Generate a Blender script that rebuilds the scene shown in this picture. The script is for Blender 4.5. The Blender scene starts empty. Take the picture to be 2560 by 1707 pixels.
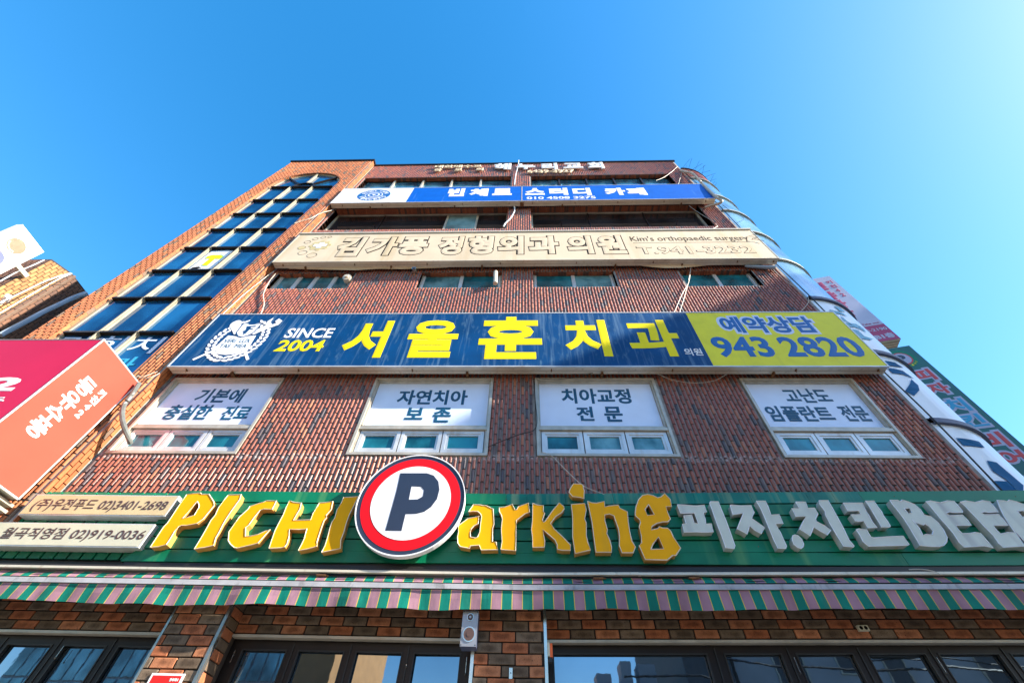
import bpy, bmesh, math, random
from mathutils import Vector, Matrix
from mathutils.geometry import tessellate_polygon
random.seed(7)
S = bpy.context.scene
C = S.collection
R = math.radians

# ------------------------------------------------------------------ camera
YAW, PITCH, ROLL = -0.050078, 0.899092, 0.037250
cy, sy, cp, sp = math.cos(YAW), math.sin(YAW), math.cos(PITCH), math.sin(PITCH)
F = Vector((sy*cp, cy*cp, sp)); X0 = Vector((cy, -sy, 0)); U0 = X0.cross(F)
cr, sr = math.cos(ROLL), math.sin(ROLL)
RX = X0*cr + U0*sr; UP = U0*cr - X0*sr
cam = bpy.data.cameras.new('camera'); cam.sensor_width = 36; cam.lens = 14.661
cam.clip_start = 0.05; cam.clip_end = 3000
co = bpy.data.objects.new('camera', cam); C.objects.link(co); S.camera = co
co.matrix_world = Matrix(((RX.x, UP.x, -F.x, 0), (RX.y, UP.y, -F.y, -5), (RX.z, UP.z, -F.z, 1.6), (0, 0, 0, 1)))

# ------------------------------------------------------------------ sky, sun, exposure
SUN = Vector((3.5, -1.0, 2.1)).normalized()
W = bpy.data.worlds.new('World'); S.world = W; W.use_nodes = True
wn = W.node_tree; bg = wn.nodes['Background']
sky = wn.nodes.new('ShaderNodeTexSky'); sky.sky_type = 'NISHITA'; sky.sun_disc = False
sky.sun_elevation = math.asin(SUN.z); sky.sun_rotation = math.atan2(SUN.x, SUN.y)
sky.air_density = 1.1; sky.dust_density = 0.35; sky.ozone_density = 2.0; sky.altitude = 50
hs = wn.nodes.new('ShaderNodeHueSaturation'); hs.inputs['Saturation'].default_value = 1.42; hs.inputs['Hue'].default_value = 0.504
wn.links.new(sky.outputs[0], hs.inputs['Color']); gm = wn.nodes.new('ShaderNodeGamma'); gm.inputs['Gamma'].default_value = 0.82; wn.links.new(hs.outputs[0], gm.inputs['Color']); wn.links.new(gm.outputs[0], bg.inputs['Color'])
bg.inputs['Strength'].default_value = 0.15
sl = bpy.data.lights.new('sun', 'SUN'); sl.energy = 5.0; sl.angle = R(0.53); sl.color = (1, 0.91, 0.78)
so = bpy.data.objects.new('sun', sl); C.objects.link(so); so.rotation_euler = SUN.to_track_quat('Z', 'Y').to_euler(); so.location = (20, -6, 30)
S.view_settings.view_transform = 'Standard'; S.view_settings.look = 'None'; S.view_settings.gamma = 1
S.view_settings.use_curve_mapping = False; S.view_settings.exposure = 1.7
S.cycles.max_bounces = 6

# ------------------------------------------------------------------ materials
MATS = {}
def _base(name):
    m = bpy.data.materials.new(name); m.use_nodes = True; MATS[name] = m
    return m, m.node_tree, m.node_tree.nodes['Principled BSDF']
def c4(c): return (c[0], c[1], c[2], 1)
def noise(nt, scale, stretch=(1, 1, 1), detail=4, src=None):
    g = nt.nodes.new('ShaderNodeNewGeometry'); mp = nt.nodes.new('ShaderNodeMapping'); mp.inputs['Scale'].default_value = stretch
    nt.links.new(g.outputs['Position'] if src is None else src, mp.inputs['Vector'])
    n = nt.nodes.new('ShaderNodeTexNoise'); n.inputs['Scale'].default_value = scale; n.inputs['Detail'].default_value = detail
    nt.links.new(mp.outputs[0], n.inputs['Vector']); return n
def ramp(nt, src, stops, const=False):
    r = nt.nodes.new('ShaderNodeValToRGB'); e = r.color_ramp.elements
    if const: r.color_ramp.interpolation = 'CONSTANT'
    e[0].position, e[0].color = stops[0][0], c4(stops[0][1]); e[1].position, e[1].color = stops[1][0], c4(stops[1][1])
    for p, c in stops[2:]:
        x = e.new(p); x.color = c4(c)
    nt.links.new(src, r.inputs[0]); return r
def mix(nt, a, b, fac, mode='MIX'):
    m = nt.nodes.new('ShaderNodeMix'); m.data_type = 'RGBA'; m.blend_type = mode
    for s, v in ((m.inputs[0], fac), (m.inputs[6], a), (m.inputs[7], b)):
        if isinstance(v, tuple): s.default_value = c4(v)
        elif isinstance(v, (int, float)): s.default_value = v
        else: nt.links.new(v, s)
    return m.outputs[2]
def add_bump(nt, b, scale, strength, stretch=(1, 1, 1), dist=0.004):
    n = noise(nt, scale, stretch, 5); bp = nt.nodes.new('ShaderNodeBump'); bp.inputs['Strength'].default_value = strength
    bp.inputs['Distance'].default_value = dist; nt.links.new(n.outputs[0], bp.inputs['Height']); nt.links.new(bp.outputs[0], b.inputs['Normal'])
def mat(name, col, rough=.6, metal=0, var=.18, scale=4, streak=None, bump=0, spec=.5, dirt=None, coat=0, sthr=(.52, .72), sscale=5):
    m, nt, b = _base(name)
    n = noise(nt, scale); v = ramp(nt, n.outputs[0], [(.3, (1-var,)*3), (.7, (1+var*.4,)*3)])
    c = mix(nt, col, v.outputs[0], 1.0, 'MULTIPLY')
    if streak:
        n2 = noise(nt, sscale, (1, 1, .06), 3); r2 = ramp(nt, n2.outputs[0], [(sthr[0], (0, 0, 0)), (sthr[1], (1, 1, 1))])
        c = mix(nt, c, streak, r2.outputs[0])
    if dirt:
        n3 = noise(nt, 14, (1, 1, .3), 6); r3 = ramp(nt, n3.outputs[0], [(.58, (0, 0, 0)), (.75, (.7, .7, .7))])
        c = mix(nt, c, dirt, r3.outputs[0])
    nt.links.new(c, b.inputs['Base Color']); b.inputs['Roughness'].default_value = rough; b.inputs['Metallic'].default_value = metal
    b.inputs['Specular IOR Level'].default_value = spec; b.inputs['Coat Weight'].default_value = coat
    if bump: add_bump(nt, b, 60, bump)
    return m
def tone_mat(name, stops, rough=.7, effl=None, spots=(.03, .02, .02), spec=.4, centre=False, const=True):
    m, nt, b = _base(name)
    a = nt.nodes.new('ShaderNodeAttribute'); a.attribute_name = 'tone'
    c = ramp(nt, a.outputs['Fac'], stops, const).outputs[0]
    n = noise(nt, 22, (1, 1, .5)); v = ramp(nt, n.outputs[0], [(.3, (.78,)*3), (.7, (1.12,)*3)]); c = mix(nt, c, v.outputs[0], 1.0, 'MULTIPLY')
    nf = noise(nt, 110, (1, 1, .8), 2); rf = ramp(nt, nf.outputs[0], [(.62, (0, 0, 0)), (.70, (.8, .8, .8))]); c = mix(nt, c, spots, rf.outputs[0])
    nb = noise(nt, .6, (1, 1, .5), 3); rb = ramp(nt, nb.outputs[0], [(.35, (.82,)*3), (.65, (1.1,)*3)]); c = mix(nt, c, rb.outputs[0], 1.0, 'MULTIPLY')
    if centre:   # kiln-darkened middle of each brick face
        t = nt.nodes.new('ShaderNodeTexCoord'); mp = nt.nodes.new('ShaderNodeMapping'); mp.inputs['Location'].default_value = (-.5, -.5, -.5)
        nt.links.new(t.outputs['Generated'], mp.inputs['Vector']); ln = nt.nodes.new('ShaderNodeVectorMath'); ln.operation = 'LENGTH'
        ml = nt.nodes.new('ShaderNodeVectorMath'); ml.operation = 'MULTIPLY'; ml.inputs[1].default_value = (1, 0, 1)
        nt.links.new(mp.outputs[0], ml.inputs[0]); nt.links.new(ml.outputs[0], ln.inputs[0])
        n5 = noise(nt, 9); ad = nt.nodes.new('ShaderNodeMath'); ad.operation = 'ADD'; nt.links.new(ln.outputs['Value'], ad.inputs[0]); nt.links.new(n5.outputs[0], ad.inputs[1])
        rc = ramp(nt, ad.outputs[0], [(.62, (.45, .42, .4)), (.95, (1, 1, 1))]); c = mix(nt, c, rc.outputs[0], .8, 'MULTIPLY')
    if effl:
        g = nt.nodes.new('ShaderNodeNewGeometry'); sx = nt.nodes.new('ShaderNodeSeparateXYZ'); nt.links.new(g.outputs['Position'], sx.inputs[0])
        n6 = noise(nt, 9, (1, 1, 1)); s2 = nt.nodes.new('ShaderNodeMath'); s2.operation = 'SUBTRACT'; nt.links.new(sx.outputs['Z'], s2.inputs[0]); s2.inputs[1].default_value = effl
        ab = nt.nodes.new('ShaderNodeMath'); ab.operation = 'ABSOLUTE'; nt.links.new(s2.outputs[0], ab.inputs[0])
        ms = nt.nodes.new('ShaderNodeMath'); ms.operation = 'MULTIPLY_ADD'; nt.links.new(n6.outputs[0], ms.inputs[0]); ms.inputs[1].default_value = -.085; nt.links.new(ab.outputs[0], ms.inputs[2])
        re = ramp(nt, ms.outputs[0], [(0, (.6,)*3), (.01, (0, 0, 0))]); ng = noise(nt, 26, (1, 1, 1), 3); rg = ramp(nt, ng.outputs[0], [(.42, (0, 0, 0)), (.62, (1, 1, 1))]); c = mix(nt, c, (.50, .46, .44), mix(nt, (0, 0, 0), rg.outputs[0], re.outputs[0]))
        nw = noise(nt, 5, (1, 1, .12), 4); rw = ramp(nt, nw.outputs[0], [(.66, (0, 0, 0)), (.74, (.45,)*3)])
        lo = nt.nodes.new('ShaderNodeMapRange'); nt.links.new(sx.outputs['Z'], lo.inputs[0]); lo.inputs[1].default_value = 5.5; lo.inputs[2].default_value = 4.9
        mm = mix(nt, (0, 0, 0), rw.outputs[0], lo.outputs[0]); c = mix(nt, c, (.6, .55, .53), mm)
    nt.links.new(c, b.inputs['Base Color']); b.inputs['Roughness'].default_value = rough; b.inputs['Specular IOR Level'].default_value = spec
    add_bump(nt, b, 90, .5, (1, 1, 1), .003)
    return m
def glass_mat(name, col, rough=.04, metal=.35, var=.5, tint2=None, scale=1.2, spec=.8):
    m, nt, b = _base(name)
    n = noise(nt, scale, (1, 1, .7), 5); r1 = ramp(nt, n.outputs[0], [(.35, tuple(x*(1-var) for x in col)), (.65, tint2 or tuple(x*(1+var) for x in col))])
    nt.links.new(r1.outputs[0], b.inputs['Base Color']); b.inputs['Roughness'].default_value = rough; b.inputs['Metallic'].default_value = metal
    b.inputs['Specular IOR Level'].default_value = spec
    n2 = noise(nt, 1.7); bp = nt.nodes.new('ShaderNodeBump'); bp.inputs['Strength'].default_value = .05; bp.inputs['Distance'].default_value = .012
    nt.links.new(n2.outputs[0], bp.inputs['Height']); nt.links.new(bp.outputs[0], b.inputs['Normal'])
    return m

RB = (.31, .078, .042)
M_tile = tone_mat('rounded_brick', [(0, (.085, .06, .065)), (.06, (.14, .088, .08)), (.11, (.27, .078, .042)), (.32, RB), (.6, (.37, .10, .048)), (.82, (.31, .088, .055)), (.94, (.44, .15, .07))], rough=.45, effl=5.235, spec=.6)
M_tile2 = tone_mat('orange_rounded_brick', [(0, (.17, .11, .075)), (.12, (.38, .125, .045)), (.5, (.45, .155, .055)), (.8, (.40, .12, .042))], rough=.6)
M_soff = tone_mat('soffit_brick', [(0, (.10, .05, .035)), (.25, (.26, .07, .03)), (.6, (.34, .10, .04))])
M_brick = tone_mat('large_brick', [(0, (.15, .105, .07)), (.3, (.20, .145, .10)), (.5, (.40, .135, .06)), (.8, (.46, .185, .09))], rough=.85, centre=True, spec=.25)
M_nb = tone_mat('yellow_rounded_brick', [(0, (.34, .16, .055)), (.4, (.40, .21, .075)), (.8, (.30, .14, .05))])
M_mortar = mat('mortar', (.30, .29, .275), .9, var=.4, scale=9, bump=.4)
M_mortd_shade = mat('dark_mortar_and_joint_shade', (.045, .035, .03), .95, var=.3)  # dark mortar; also the painted recess shade below the facade tiles
M_alu = mat('cream_aluminium', (.50, .46, .38), .35, .25, var=.25, scale=6, streak=(.42, .36, .27), sthr=(.6, .8))
M_aluw = mat('pale_aluminium', (.68, .69, .68), .3, .3, var=.2, streak=(.5, .42, .33), sthr=(.62, .8))
M_box = mat('sign_cabinet', (.66, .60, .48), .4, .2, var=.15, scale=3, dirt=(.38, .30, .2))
M_mull = mat('warm_grey_mullion', (.34, .29, .20), .5, 0, var=.2)
M_steel = mat('brushed_steel', (.62, .6, .56), .25, .9, var=.2)
M_rust = mat('rusty_steel', (.22, .10, .04), .8, .2, var=.5, scale=20)
M_dark = mat('dark_brown_frame', (.014, .009, .007), .4, 0, spec=.3, var=.3)
M_black = mat('black_rubber', (.015, .014, .014), .5, 0, var=.2)
M_navy = mat('navy_vinyl', (.0, .052, .175), .5, 0, var=.25, scale=2, streak=(.10, .19, .31), sthr=(.52, .80), sscale=14, spec=.2, dirt=(.07, .15, .25))
M_yel = mat('sign_yellow', (.80, .73, .022), .5, var=.08, spec=.25, streak=(.55, .50, .05), sthr=(.6, .9))
M_yel2 = mat('letter_yellow_print', (.86, .71, .0), .55, var=.03, spec=.2)
M_white = mat('white_print', (.82, .82, .84), .5, var=.05)
M_wsign = mat('white_acrylic', (.80, .80, .82), .4, var=.06)
M_blue = mat('royal_blue_vinyl', (.0, .10, .50), .5, spec=.2, var=.12, streak=(.10, .26, .74), sthr=(.66, .9), sscale=10)
M_cream = mat('cream_vinyl', (.66, .54, .39), .6, var=.1, scale=1.5, streak=(.52, .39, .21), sthr=(.55, .85), sscale=3, spec=.2)
M_ink = mat('dark_outline', (.012, .010, .009), .7, spec=.08, var=.1)
M_thin = mat('faded_outline', (.075, .055, .032), .7, spec=.08, var=.1)
M_gold = mat('faded_gold', (.60, .48, .24), .6, var=.1)
M_nink = mat('navy_ink', (.0, .075, .16), .5, var=.08)
M_nink2 = mat('blue_ink', (.0, .11, .38), .5, var=.08)
M_lblue = mat('pale_blue_outline', (.62, .68, .86), .5, var=.05)
M_poster = mat('white_window_film', (.68, .79, .98), .3, var=.05, spec=.5)
M_green = mat('green_painted_metal', (.0, .175, .085), .42, 0, var=.35, scale=2.2, streak=(.13, .34, .12), sthr=(.56, .85), sscale=4, spec=.35)
M_green2 = mat('newer_green_metal', (.0, .19, .10), .42, 0, var=.18, scale=2, spec=.35)
M_teal = mat('weathered_teal_metal', (.0, .18, .13), .42, 0, var=.35, scale=3, streak=(.20, .31, .17), sthr=(.48, .78), sscale=9, spec=.35)
M_gold2 = mat('channel_letter_yellow', (.90, .41, .0), .45, var=.08, spec=.15, scale=3, streak=(.62, .33, .03), sthr=(.62, .85), sscale=7)
M_side = mat('channel_letter_side_orange', (.60, .30, .07), .4, var=.15, scale=8)
M_trim = mat('letter_trim', (.78, .66, .52), .4, var=.1)
M_wl = mat('channel_letter_white', (.60, .63, .54), .45, var=.12, scale=5, streak=(.38, .38, .36), sthr=(.62, .85))
M_wls = mat('channel_letter_side_white', (.52, .54, .50), .4, var=.2, scale=5, streak=(.55, .28, .06), sthr=(.68, .78), sscale=3)
M_red = mat('ring_red', (.74, .004, .012), .5, spec=.2, var=.03)
M_nring = mat('ring_navy', (.018, .032, .065), .4, var=.08)
M_boxtan = mat('tan_sign_face', (.60, .47, .26), .45, var=.12, scale=3)
M_boxgrey = mat('pale_sign_face', (.56, .55, .42), .45, var=.08)
M_bink = mat('brown_ink', (.07, .04, .04), .6, var=.1)
M_crim = mat('crimson_vinyl', (.58, .008, .06), .5, spec=.25, var=.08, scale=1)
M_salm = mat('salmon_vinyl', (.50, .066, .042), .55, spec=.2, var=.12, scale=1.2)
M_pink = mat('lavender_vinyl', (.42, .42, .56), .4, var=.1, scale=1.5)
M_mar = mat('maroon_vinyl', (.38, .03, .10), .4, var=.1)
M_tgreen = mat('dark_green_vinyl', (.01, .11, .09), .4, var=.12)
M_tred = mat('red_print', (.60, .04, .035), .4, var=.05)
M_tblue = mat('cyan_print', (.03, .33, .55), .4, var=.05)
M_film = mat('white_curved_film', (.74, .84, .92), .3, 0, var=.03, scale=1, spec=.7)
M_fink = mat('film_blue_ink', (.0, .11, .27), .5, var=.15, scale=4, spec=.05)
M_fink2 = mat('film_light_blue_ink', (.13, .42, .60), .4, var=.25, scale=4, spec=.2)
M_speak = mat('speaker_grey', (.33, .33, .35), .35, .5, var=.1)
M_cone = mat('speaker_cone', (.09, .05, .045), .7, var=.1)
M_spkb = mat('speaker_blue_grey', (.07, .09, .16), .5, var=.1)
M_orange = mat('orange_plastic', (.85, .13, .01), .4, var=.05)
M_posted = mat('poster_red', (.80, .015, .012), .4, var=.04)
M_green_ink = mat('green_ink', (.05, .48, .10), .4, var=.04)
M_pipe = mat('white_pvc', (.62, .66, .70), .4, var=.15)
M_pipeb = mat('blue_grey_pvc', (.28, .36, .46), .4, var=.15)
M_ghose = mat('dark_grey_hose', (.13, .14, .13), .4, 0, var=.3, scale=12)
M_hose = mat('ribbed_hose', (.42, .37, .29), .5, var=.3, scale=20)
M_wire = mat('pale_wire', (.55, .50, .42), .5, var=.2)
M_conc = mat('concrete', (.33, .31, .29), .85, var=.25, scale=2, bump=.3)
M_asph = mat('asphalt', (.055, .055, .058), .9, var=.3, scale=6, bump=.5)
M_pave = mat('paving', (.30, .29, .27), .85, var=.2, scale=3, bump=.3)
M_peach = mat('disc_peach', (.42, .17, .11), .4, var=.15, scale=8)
M_lilac = mat('disc_lilac', (.11, .13, .38), .4, var=.1)
M_obrick = mat('orange_render', (.50, .24, .09), .8, var=.15, scale=2)
M_grey = mat('grey_render', (.40, .42, .45), .7, var=.15, scale=1)
M_hdark = mat('dark_slate', (.06, .07, .085), .6, var=.2)
M_gblue = glass_mat('blue_tower_glass', (.0, .06, .20), metal=.45, tint2=(.02, .19, .40), scale=1.0)
M_gteal = glass_mat('teal_glass', (.006, .12, .16), metal=.12, tint2=(.02, .24, .30), scale=2.5)
M_gteal2 = glass_mat('pale_teal_glass', (.03, .20, .25), metal=.1, tint2=(.14, .34, .38), scale=3.5)
M_gteal3 = glass_mat('deep_teal_glass', (.004, .07, .085), metal=.1, tint2=(.01, .15, .17), scale=2.5)
M_gdark = glass_mat('dark_glass', (.02, .018, .02), metal=.05, var=.6, spec=.4)
M_gmir = glass_mat('tinted_mirror_glass', (.20, .27, .33), metal=.95, var=.1, rough=.015)
M_gsky = glass_mat('sky_blue_glass', (.05, .24, .42), metal=.6, tint2=(.12, .42, .62), scale=2.5)
M_gcurv = glass_mat('curved_light_blue_glass', (.12, .34, .52), metal=.55, tint2=(.35, .60, .75), scale=.9, rough=.12)
M_gopp = glass_mat('pale_office_glass', (.22, .42, .46), metal=.2, rough=.1)
# striped awning canvas
def stripes(name, dirty=False):
    m, nt, b = _base(name)
    g = nt.nodes.new('ShaderNodeNewGeometry'); sx = nt.nodes.new('ShaderNodeSeparateXYZ'); nt.links.new(g.outputs['Position'], sx.inputs[0])
    ad = nt.nodes.new('ShaderNodeMath'); ad.operation = 'ADD'; nt.links.new(sx.outputs['X'], ad.inputs[0]); ad.inputs[1].default_value = 5.399+21.05
    dv = nt.nodes.new('ShaderNodeMath'); dv.operation = 'DIVIDE'; nt.links.new(ad.outputs[0], dv.inputs[0]); dv.inputs[1].default_value = .2105
    fr = nt.nodes.new('ShaderNodeMath'); fr.operation = 'FRACT'; nt.links.new(dv.outputs[0], fr.inputs[0])
    pk, gr, ye = (.34, .185, .235), (.0, .185, .135), (.70, .48, .05)
    r = ramp(nt, fr.outputs[0], [(0, ye), (.018, pk), (.485, ye), (.515, gr), (.985, ye)], True)
    n = noise(nt, 4, (1, 1, .5), 6); v = ramp(nt, n.outputs[0], [(.3, (.62,)*3), (.7, (1.12,)*3)]); c = mix(nt, r.outputs[0], v.outputs[0], 1.0, 'MULTIPLY')
    n2 = noise(nt, 3.2, (1, 1, .1), 3); r2 = ramp(nt, n2.outputs[0], [(.62, (0, 0, 0)), (.8, (.6,)*3)]); c = mix(nt, c, (.16, .10, .08), r2.outputs[0])
    nt.links.new(c, b.inputs['Base Color']); b.inputs['Roughness'].default_value = .75; b.inputs['Specular IOR Level'].default_value = .25
    add_bump(nt, b, 9, .35, (1, 1, .3), .02)
    return m
M_strip = stripes('striped_canvas')
M_rail = mat('weathered_white_rail', (.40, .40, .42), .5, var=.2, scale=6, dirt=(.12, .11, .11))

# ------------------------------------------------------------------ mesh helpers
def warp(v):            # the street front climbs slightly towards the right
    x, y, z = v
    if z < 4.9 and x > 0: return (x, y, z + .018*min(x, 9)*min(1, (4.9-z)/.25))
    return v
class MB:
    def __init__(s): s.v = []; s.f = []; s.mi = []; s.t = []
    def add(s, vs, fs, mi=0, tone=.5):
        o = len(s.v); s.v += [tuple(p) for p in vs]
        for f in fs: s.f.append(tuple(i+o for i in f)); s.mi.append(mi); s.t.append(tone)
    def box(s, x0, x1, y0, y1, z0, z1, mi=0, tone=.5):
        if z1 < 4.95 and x0 < -.3 and x1 > .3: s.box(x0, 0, y0, y1, z0, z1, mi, tone); x0 = 0
        s.add([(x0, y0, z0), (x1, y0, z0), (x1, y1, z0), (x0, y1, z0), (x0, y0, z1), (x1, y0, z1), (x1, y1, z1), (x0, y1, z1)],
              [(0, 1, 5, 4), (1, 2, 6, 5), (2, 3, 7, 6), (3, 0, 4, 7), (4, 5, 6, 7), (3, 2, 1, 0)], mi, tone)
        return s
    def quad(s, a, b, c, d, mi=0, tone=.5): s.add([a, b, c, d], [(0, 1, 2, 3)], mi, tone); return s
    def tube(s, pts, r, n=6, mi=0):
        P = [Vector(p) for p in pts]; rings = []
        for i, p in enumerate(P):
            d = (P[min(i+1, len(P)-1)] - P[max(i-1, 0)]).normalized()
            a = d.orthogonal().normalized() if abs(d.z) > .99 else d.cross(Vector((0, 0, 1))).normalized()
            b = d.cross(a)
            rr = r[i] if isinstance(r, (list, tuple)) else r
            rings.append([p + (a*math.cos(2*math.pi*k/n) + b*math.sin(2*math.pi*k/n))*rr for k in range(n)])
        vs = [q for g in rings for q in g]; fs = []
        for i in range(len(P)-1):
            for k in range(n): fs.append((i*n+k, i*n+(k+1) % n, (i+1)*n+(k+1) % n, (i+1)*n+k))
        fs.append(tuple(range(n-1, -1, -1))); fs.append(tuple((len(P)-1)*n+k for k in range(n)))
        s.add(vs, fs, mi); return s
    def prism(s, loops, y0, y1, mi=0, side=None, f=None, back=True):
        """loops in (u,v); f maps (u,v,depth) to world; front at y0, back at y1"""
        if f is None: f = lambda u, v, y: (u, y, v)
        side = mi if side is None else side
        flat = [p for L in loops for p in L]
        tri = tessellate_polygon([[Vector((p[0], p[1], 0)) for p in L] for L in loops])
        fr = [f(p[0], p[1], y0) for p in flat]
        def fix(t):   # front faces look along +normal of f's front
            a, b, c = [Vector(flat[i]+(0,)) for i in t] if len(flat[0]) == 2 else [Vector(flat[i]) for i in t]
            return t if (b-a).cross(c-a).z > 0 else (t[0], t[2], t[1])
        T = [fix(t) for t in tri]
        s.add(fr, T, mi)
        if back: s.add([f(p[0], p[1], y1) for p in flat], [(t[0], t[2], t[1]) for t in T], side)
        for L in loops:
            n = len(L); vs = [f(p[0], p[1], y0) for p in L] + [f(p[0], p[1], y1) for p in L]
            area = sum(L[i][0]*L[(i+1) % n][1] - L[(i+1) % n][0]*L[i][1] for i in range(n))
            ccw = area > 0
            if L is not loops[0]: ccw = area > 0   # orientation only affects shading side; Cycles is two-sided
            for i in range(n):
                j = (i+1) % n
                s.add([vs[i], vs[j], vs[n+j], vs[n+i]], [(3, 2, 1, 0) if ccw else (0, 1, 2, 3)], side)
        return s
    def mesh(s, name, mats, smooth=False, warped=True):
        me = bpy.data.meshes.new(name)
        me.from_pydata([warp(v) for v in s.v] if warped else s.v, [], s.f)
        for m in (mats if isinstance(mats, (list, tuple)) else [mats]): me.materials.append(m)
        if any(s.mi): me.polygons.foreach_set('material_index', s.mi)
        if any(t != .5 for t in s.t):
            a = me.attributes.new('tone', 'FLOAT', 'FACE'); a.data.foreach_set('value', s.t)
        if smooth: me.polygons.foreach_set('use_smooth', [True]*len(s.f))
        me.update(); return me
    def obj(s, name, mats, parent=None, smooth=False, label=None, warped=True):
        o = bpy.data.objects.new(name, s.mesh(name, mats, smooth, warped)); C.objects.link(o)
        if parent is not None: o.parent = parent; o.matrix_parent_inverse = Matrix.Translation(-PLOC.get(parent.name, Vector((0, 0, 0))))
        if label: o['label'] = label
        return o
PLOC = {}
def thing(name, label, cat, loc=(0, 0, 0), group=None):
    o = bpy.data.objects.new(name, None); C.objects.link(o); o.location = loc; o.empty_display_size = .2
    PLOC[o.name] = Vector(loc)
    o['label'] = label; o['category'] = cat
    if group: o['group'] = group
    return o
def sub(o, parent):
    o.parent = parent; 
    return o
def tag(o, label, cat, group=None):
    o['label'] = label; o['category'] = cat
    if group: o['group'] = group
    return o
def struct(o): o['kind'] = 'structure'; return o
def stuff(o): o['kind'] = 'stuff'; return o

# text -> normalised outlines meshes
_tc = {}
TS = bpy.data.scenes.new('text_workbench')   # a scratch scene, removed at the end
def text_geo(s, bold=.02, extr=0):
    k = (s, bold, extr)
    if k in _tc: return _tc[k]
    cu = bpy.data.curves.new('t', 'FONT'); cu.body = s; cu.resolution_u = 3; cu.bevel_depth = bold; cu.bevel_resolution = 0; cu.extrude = extr; cu.fill_mode = 'FRONT' if not extr else 'BOTH'
    o = bpy.data.objects.new('t', cu); TS.collection.objects.link(o)
    TS.view_layers[0].update(); dg = TS.view_layers[0].depsgraph; me = bpy.data.meshes.new_from_object(o.evaluated_get(dg))
    v = [tuple(p.co) for p in me.vertices]; f = [tuple(p.vertices) for p in me.polygons]
    bpy.data.objects.remove(o); bpy.data.curves.remove(cu); bpy.data.meshes.remove(me)
    x0, x1 = min(p[0] for p in v), max(p[0] for p in v); y0, y1 = min(p[1] for p in v), max(p[1] for p in v)
    z0, z1 = min(p[2] for p in v), max(p[2] for p in v)
    v = [((p[0]-x0)/(x1-x0), (p[1]-y0)/(y1-y0), (p[2]-z0)/max(z1-z0, 1e-6)) for p in v]
    _tc[k] = (v, f); return _tc[k]
def text(name, s, box, y, mt, parent, bold=.02, depth=.003, grow=0, fn=None, extr=0, label=None, shear=0, warped=True):
    """box = x0,x1,z0,z1 on the plane y; front of the letters stands depth in front of y"""
    v, f = text_geo(s, bold, extr); x0, x1, z0, z1 = box; x0 -= grow; x1 += grow; z0 -= grow; z1 += grow
    if fn is None: fn = lambda a, b, d: (a, y-d, b)
    mb = MB(); mb.add([fn(x0+p[0]*(x1-x0)+shear*p[1], z0+p[1]*(z1-z0), p[2]*depth) for p in v], f)
    return mb.obj(name, mt, parent, label=label, warped=warped)
def ellipse(cx, cz, rx, rz, n=32, a0=0, a1=360):
    return [(cx+rx*math.cos(R(a0+(a1-a0)*i/n)), cz+rz*math.sin(R(a0+(a1-a0)*i/n))) for i in range(n if a1-a0 == 360 else n+1)]

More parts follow.
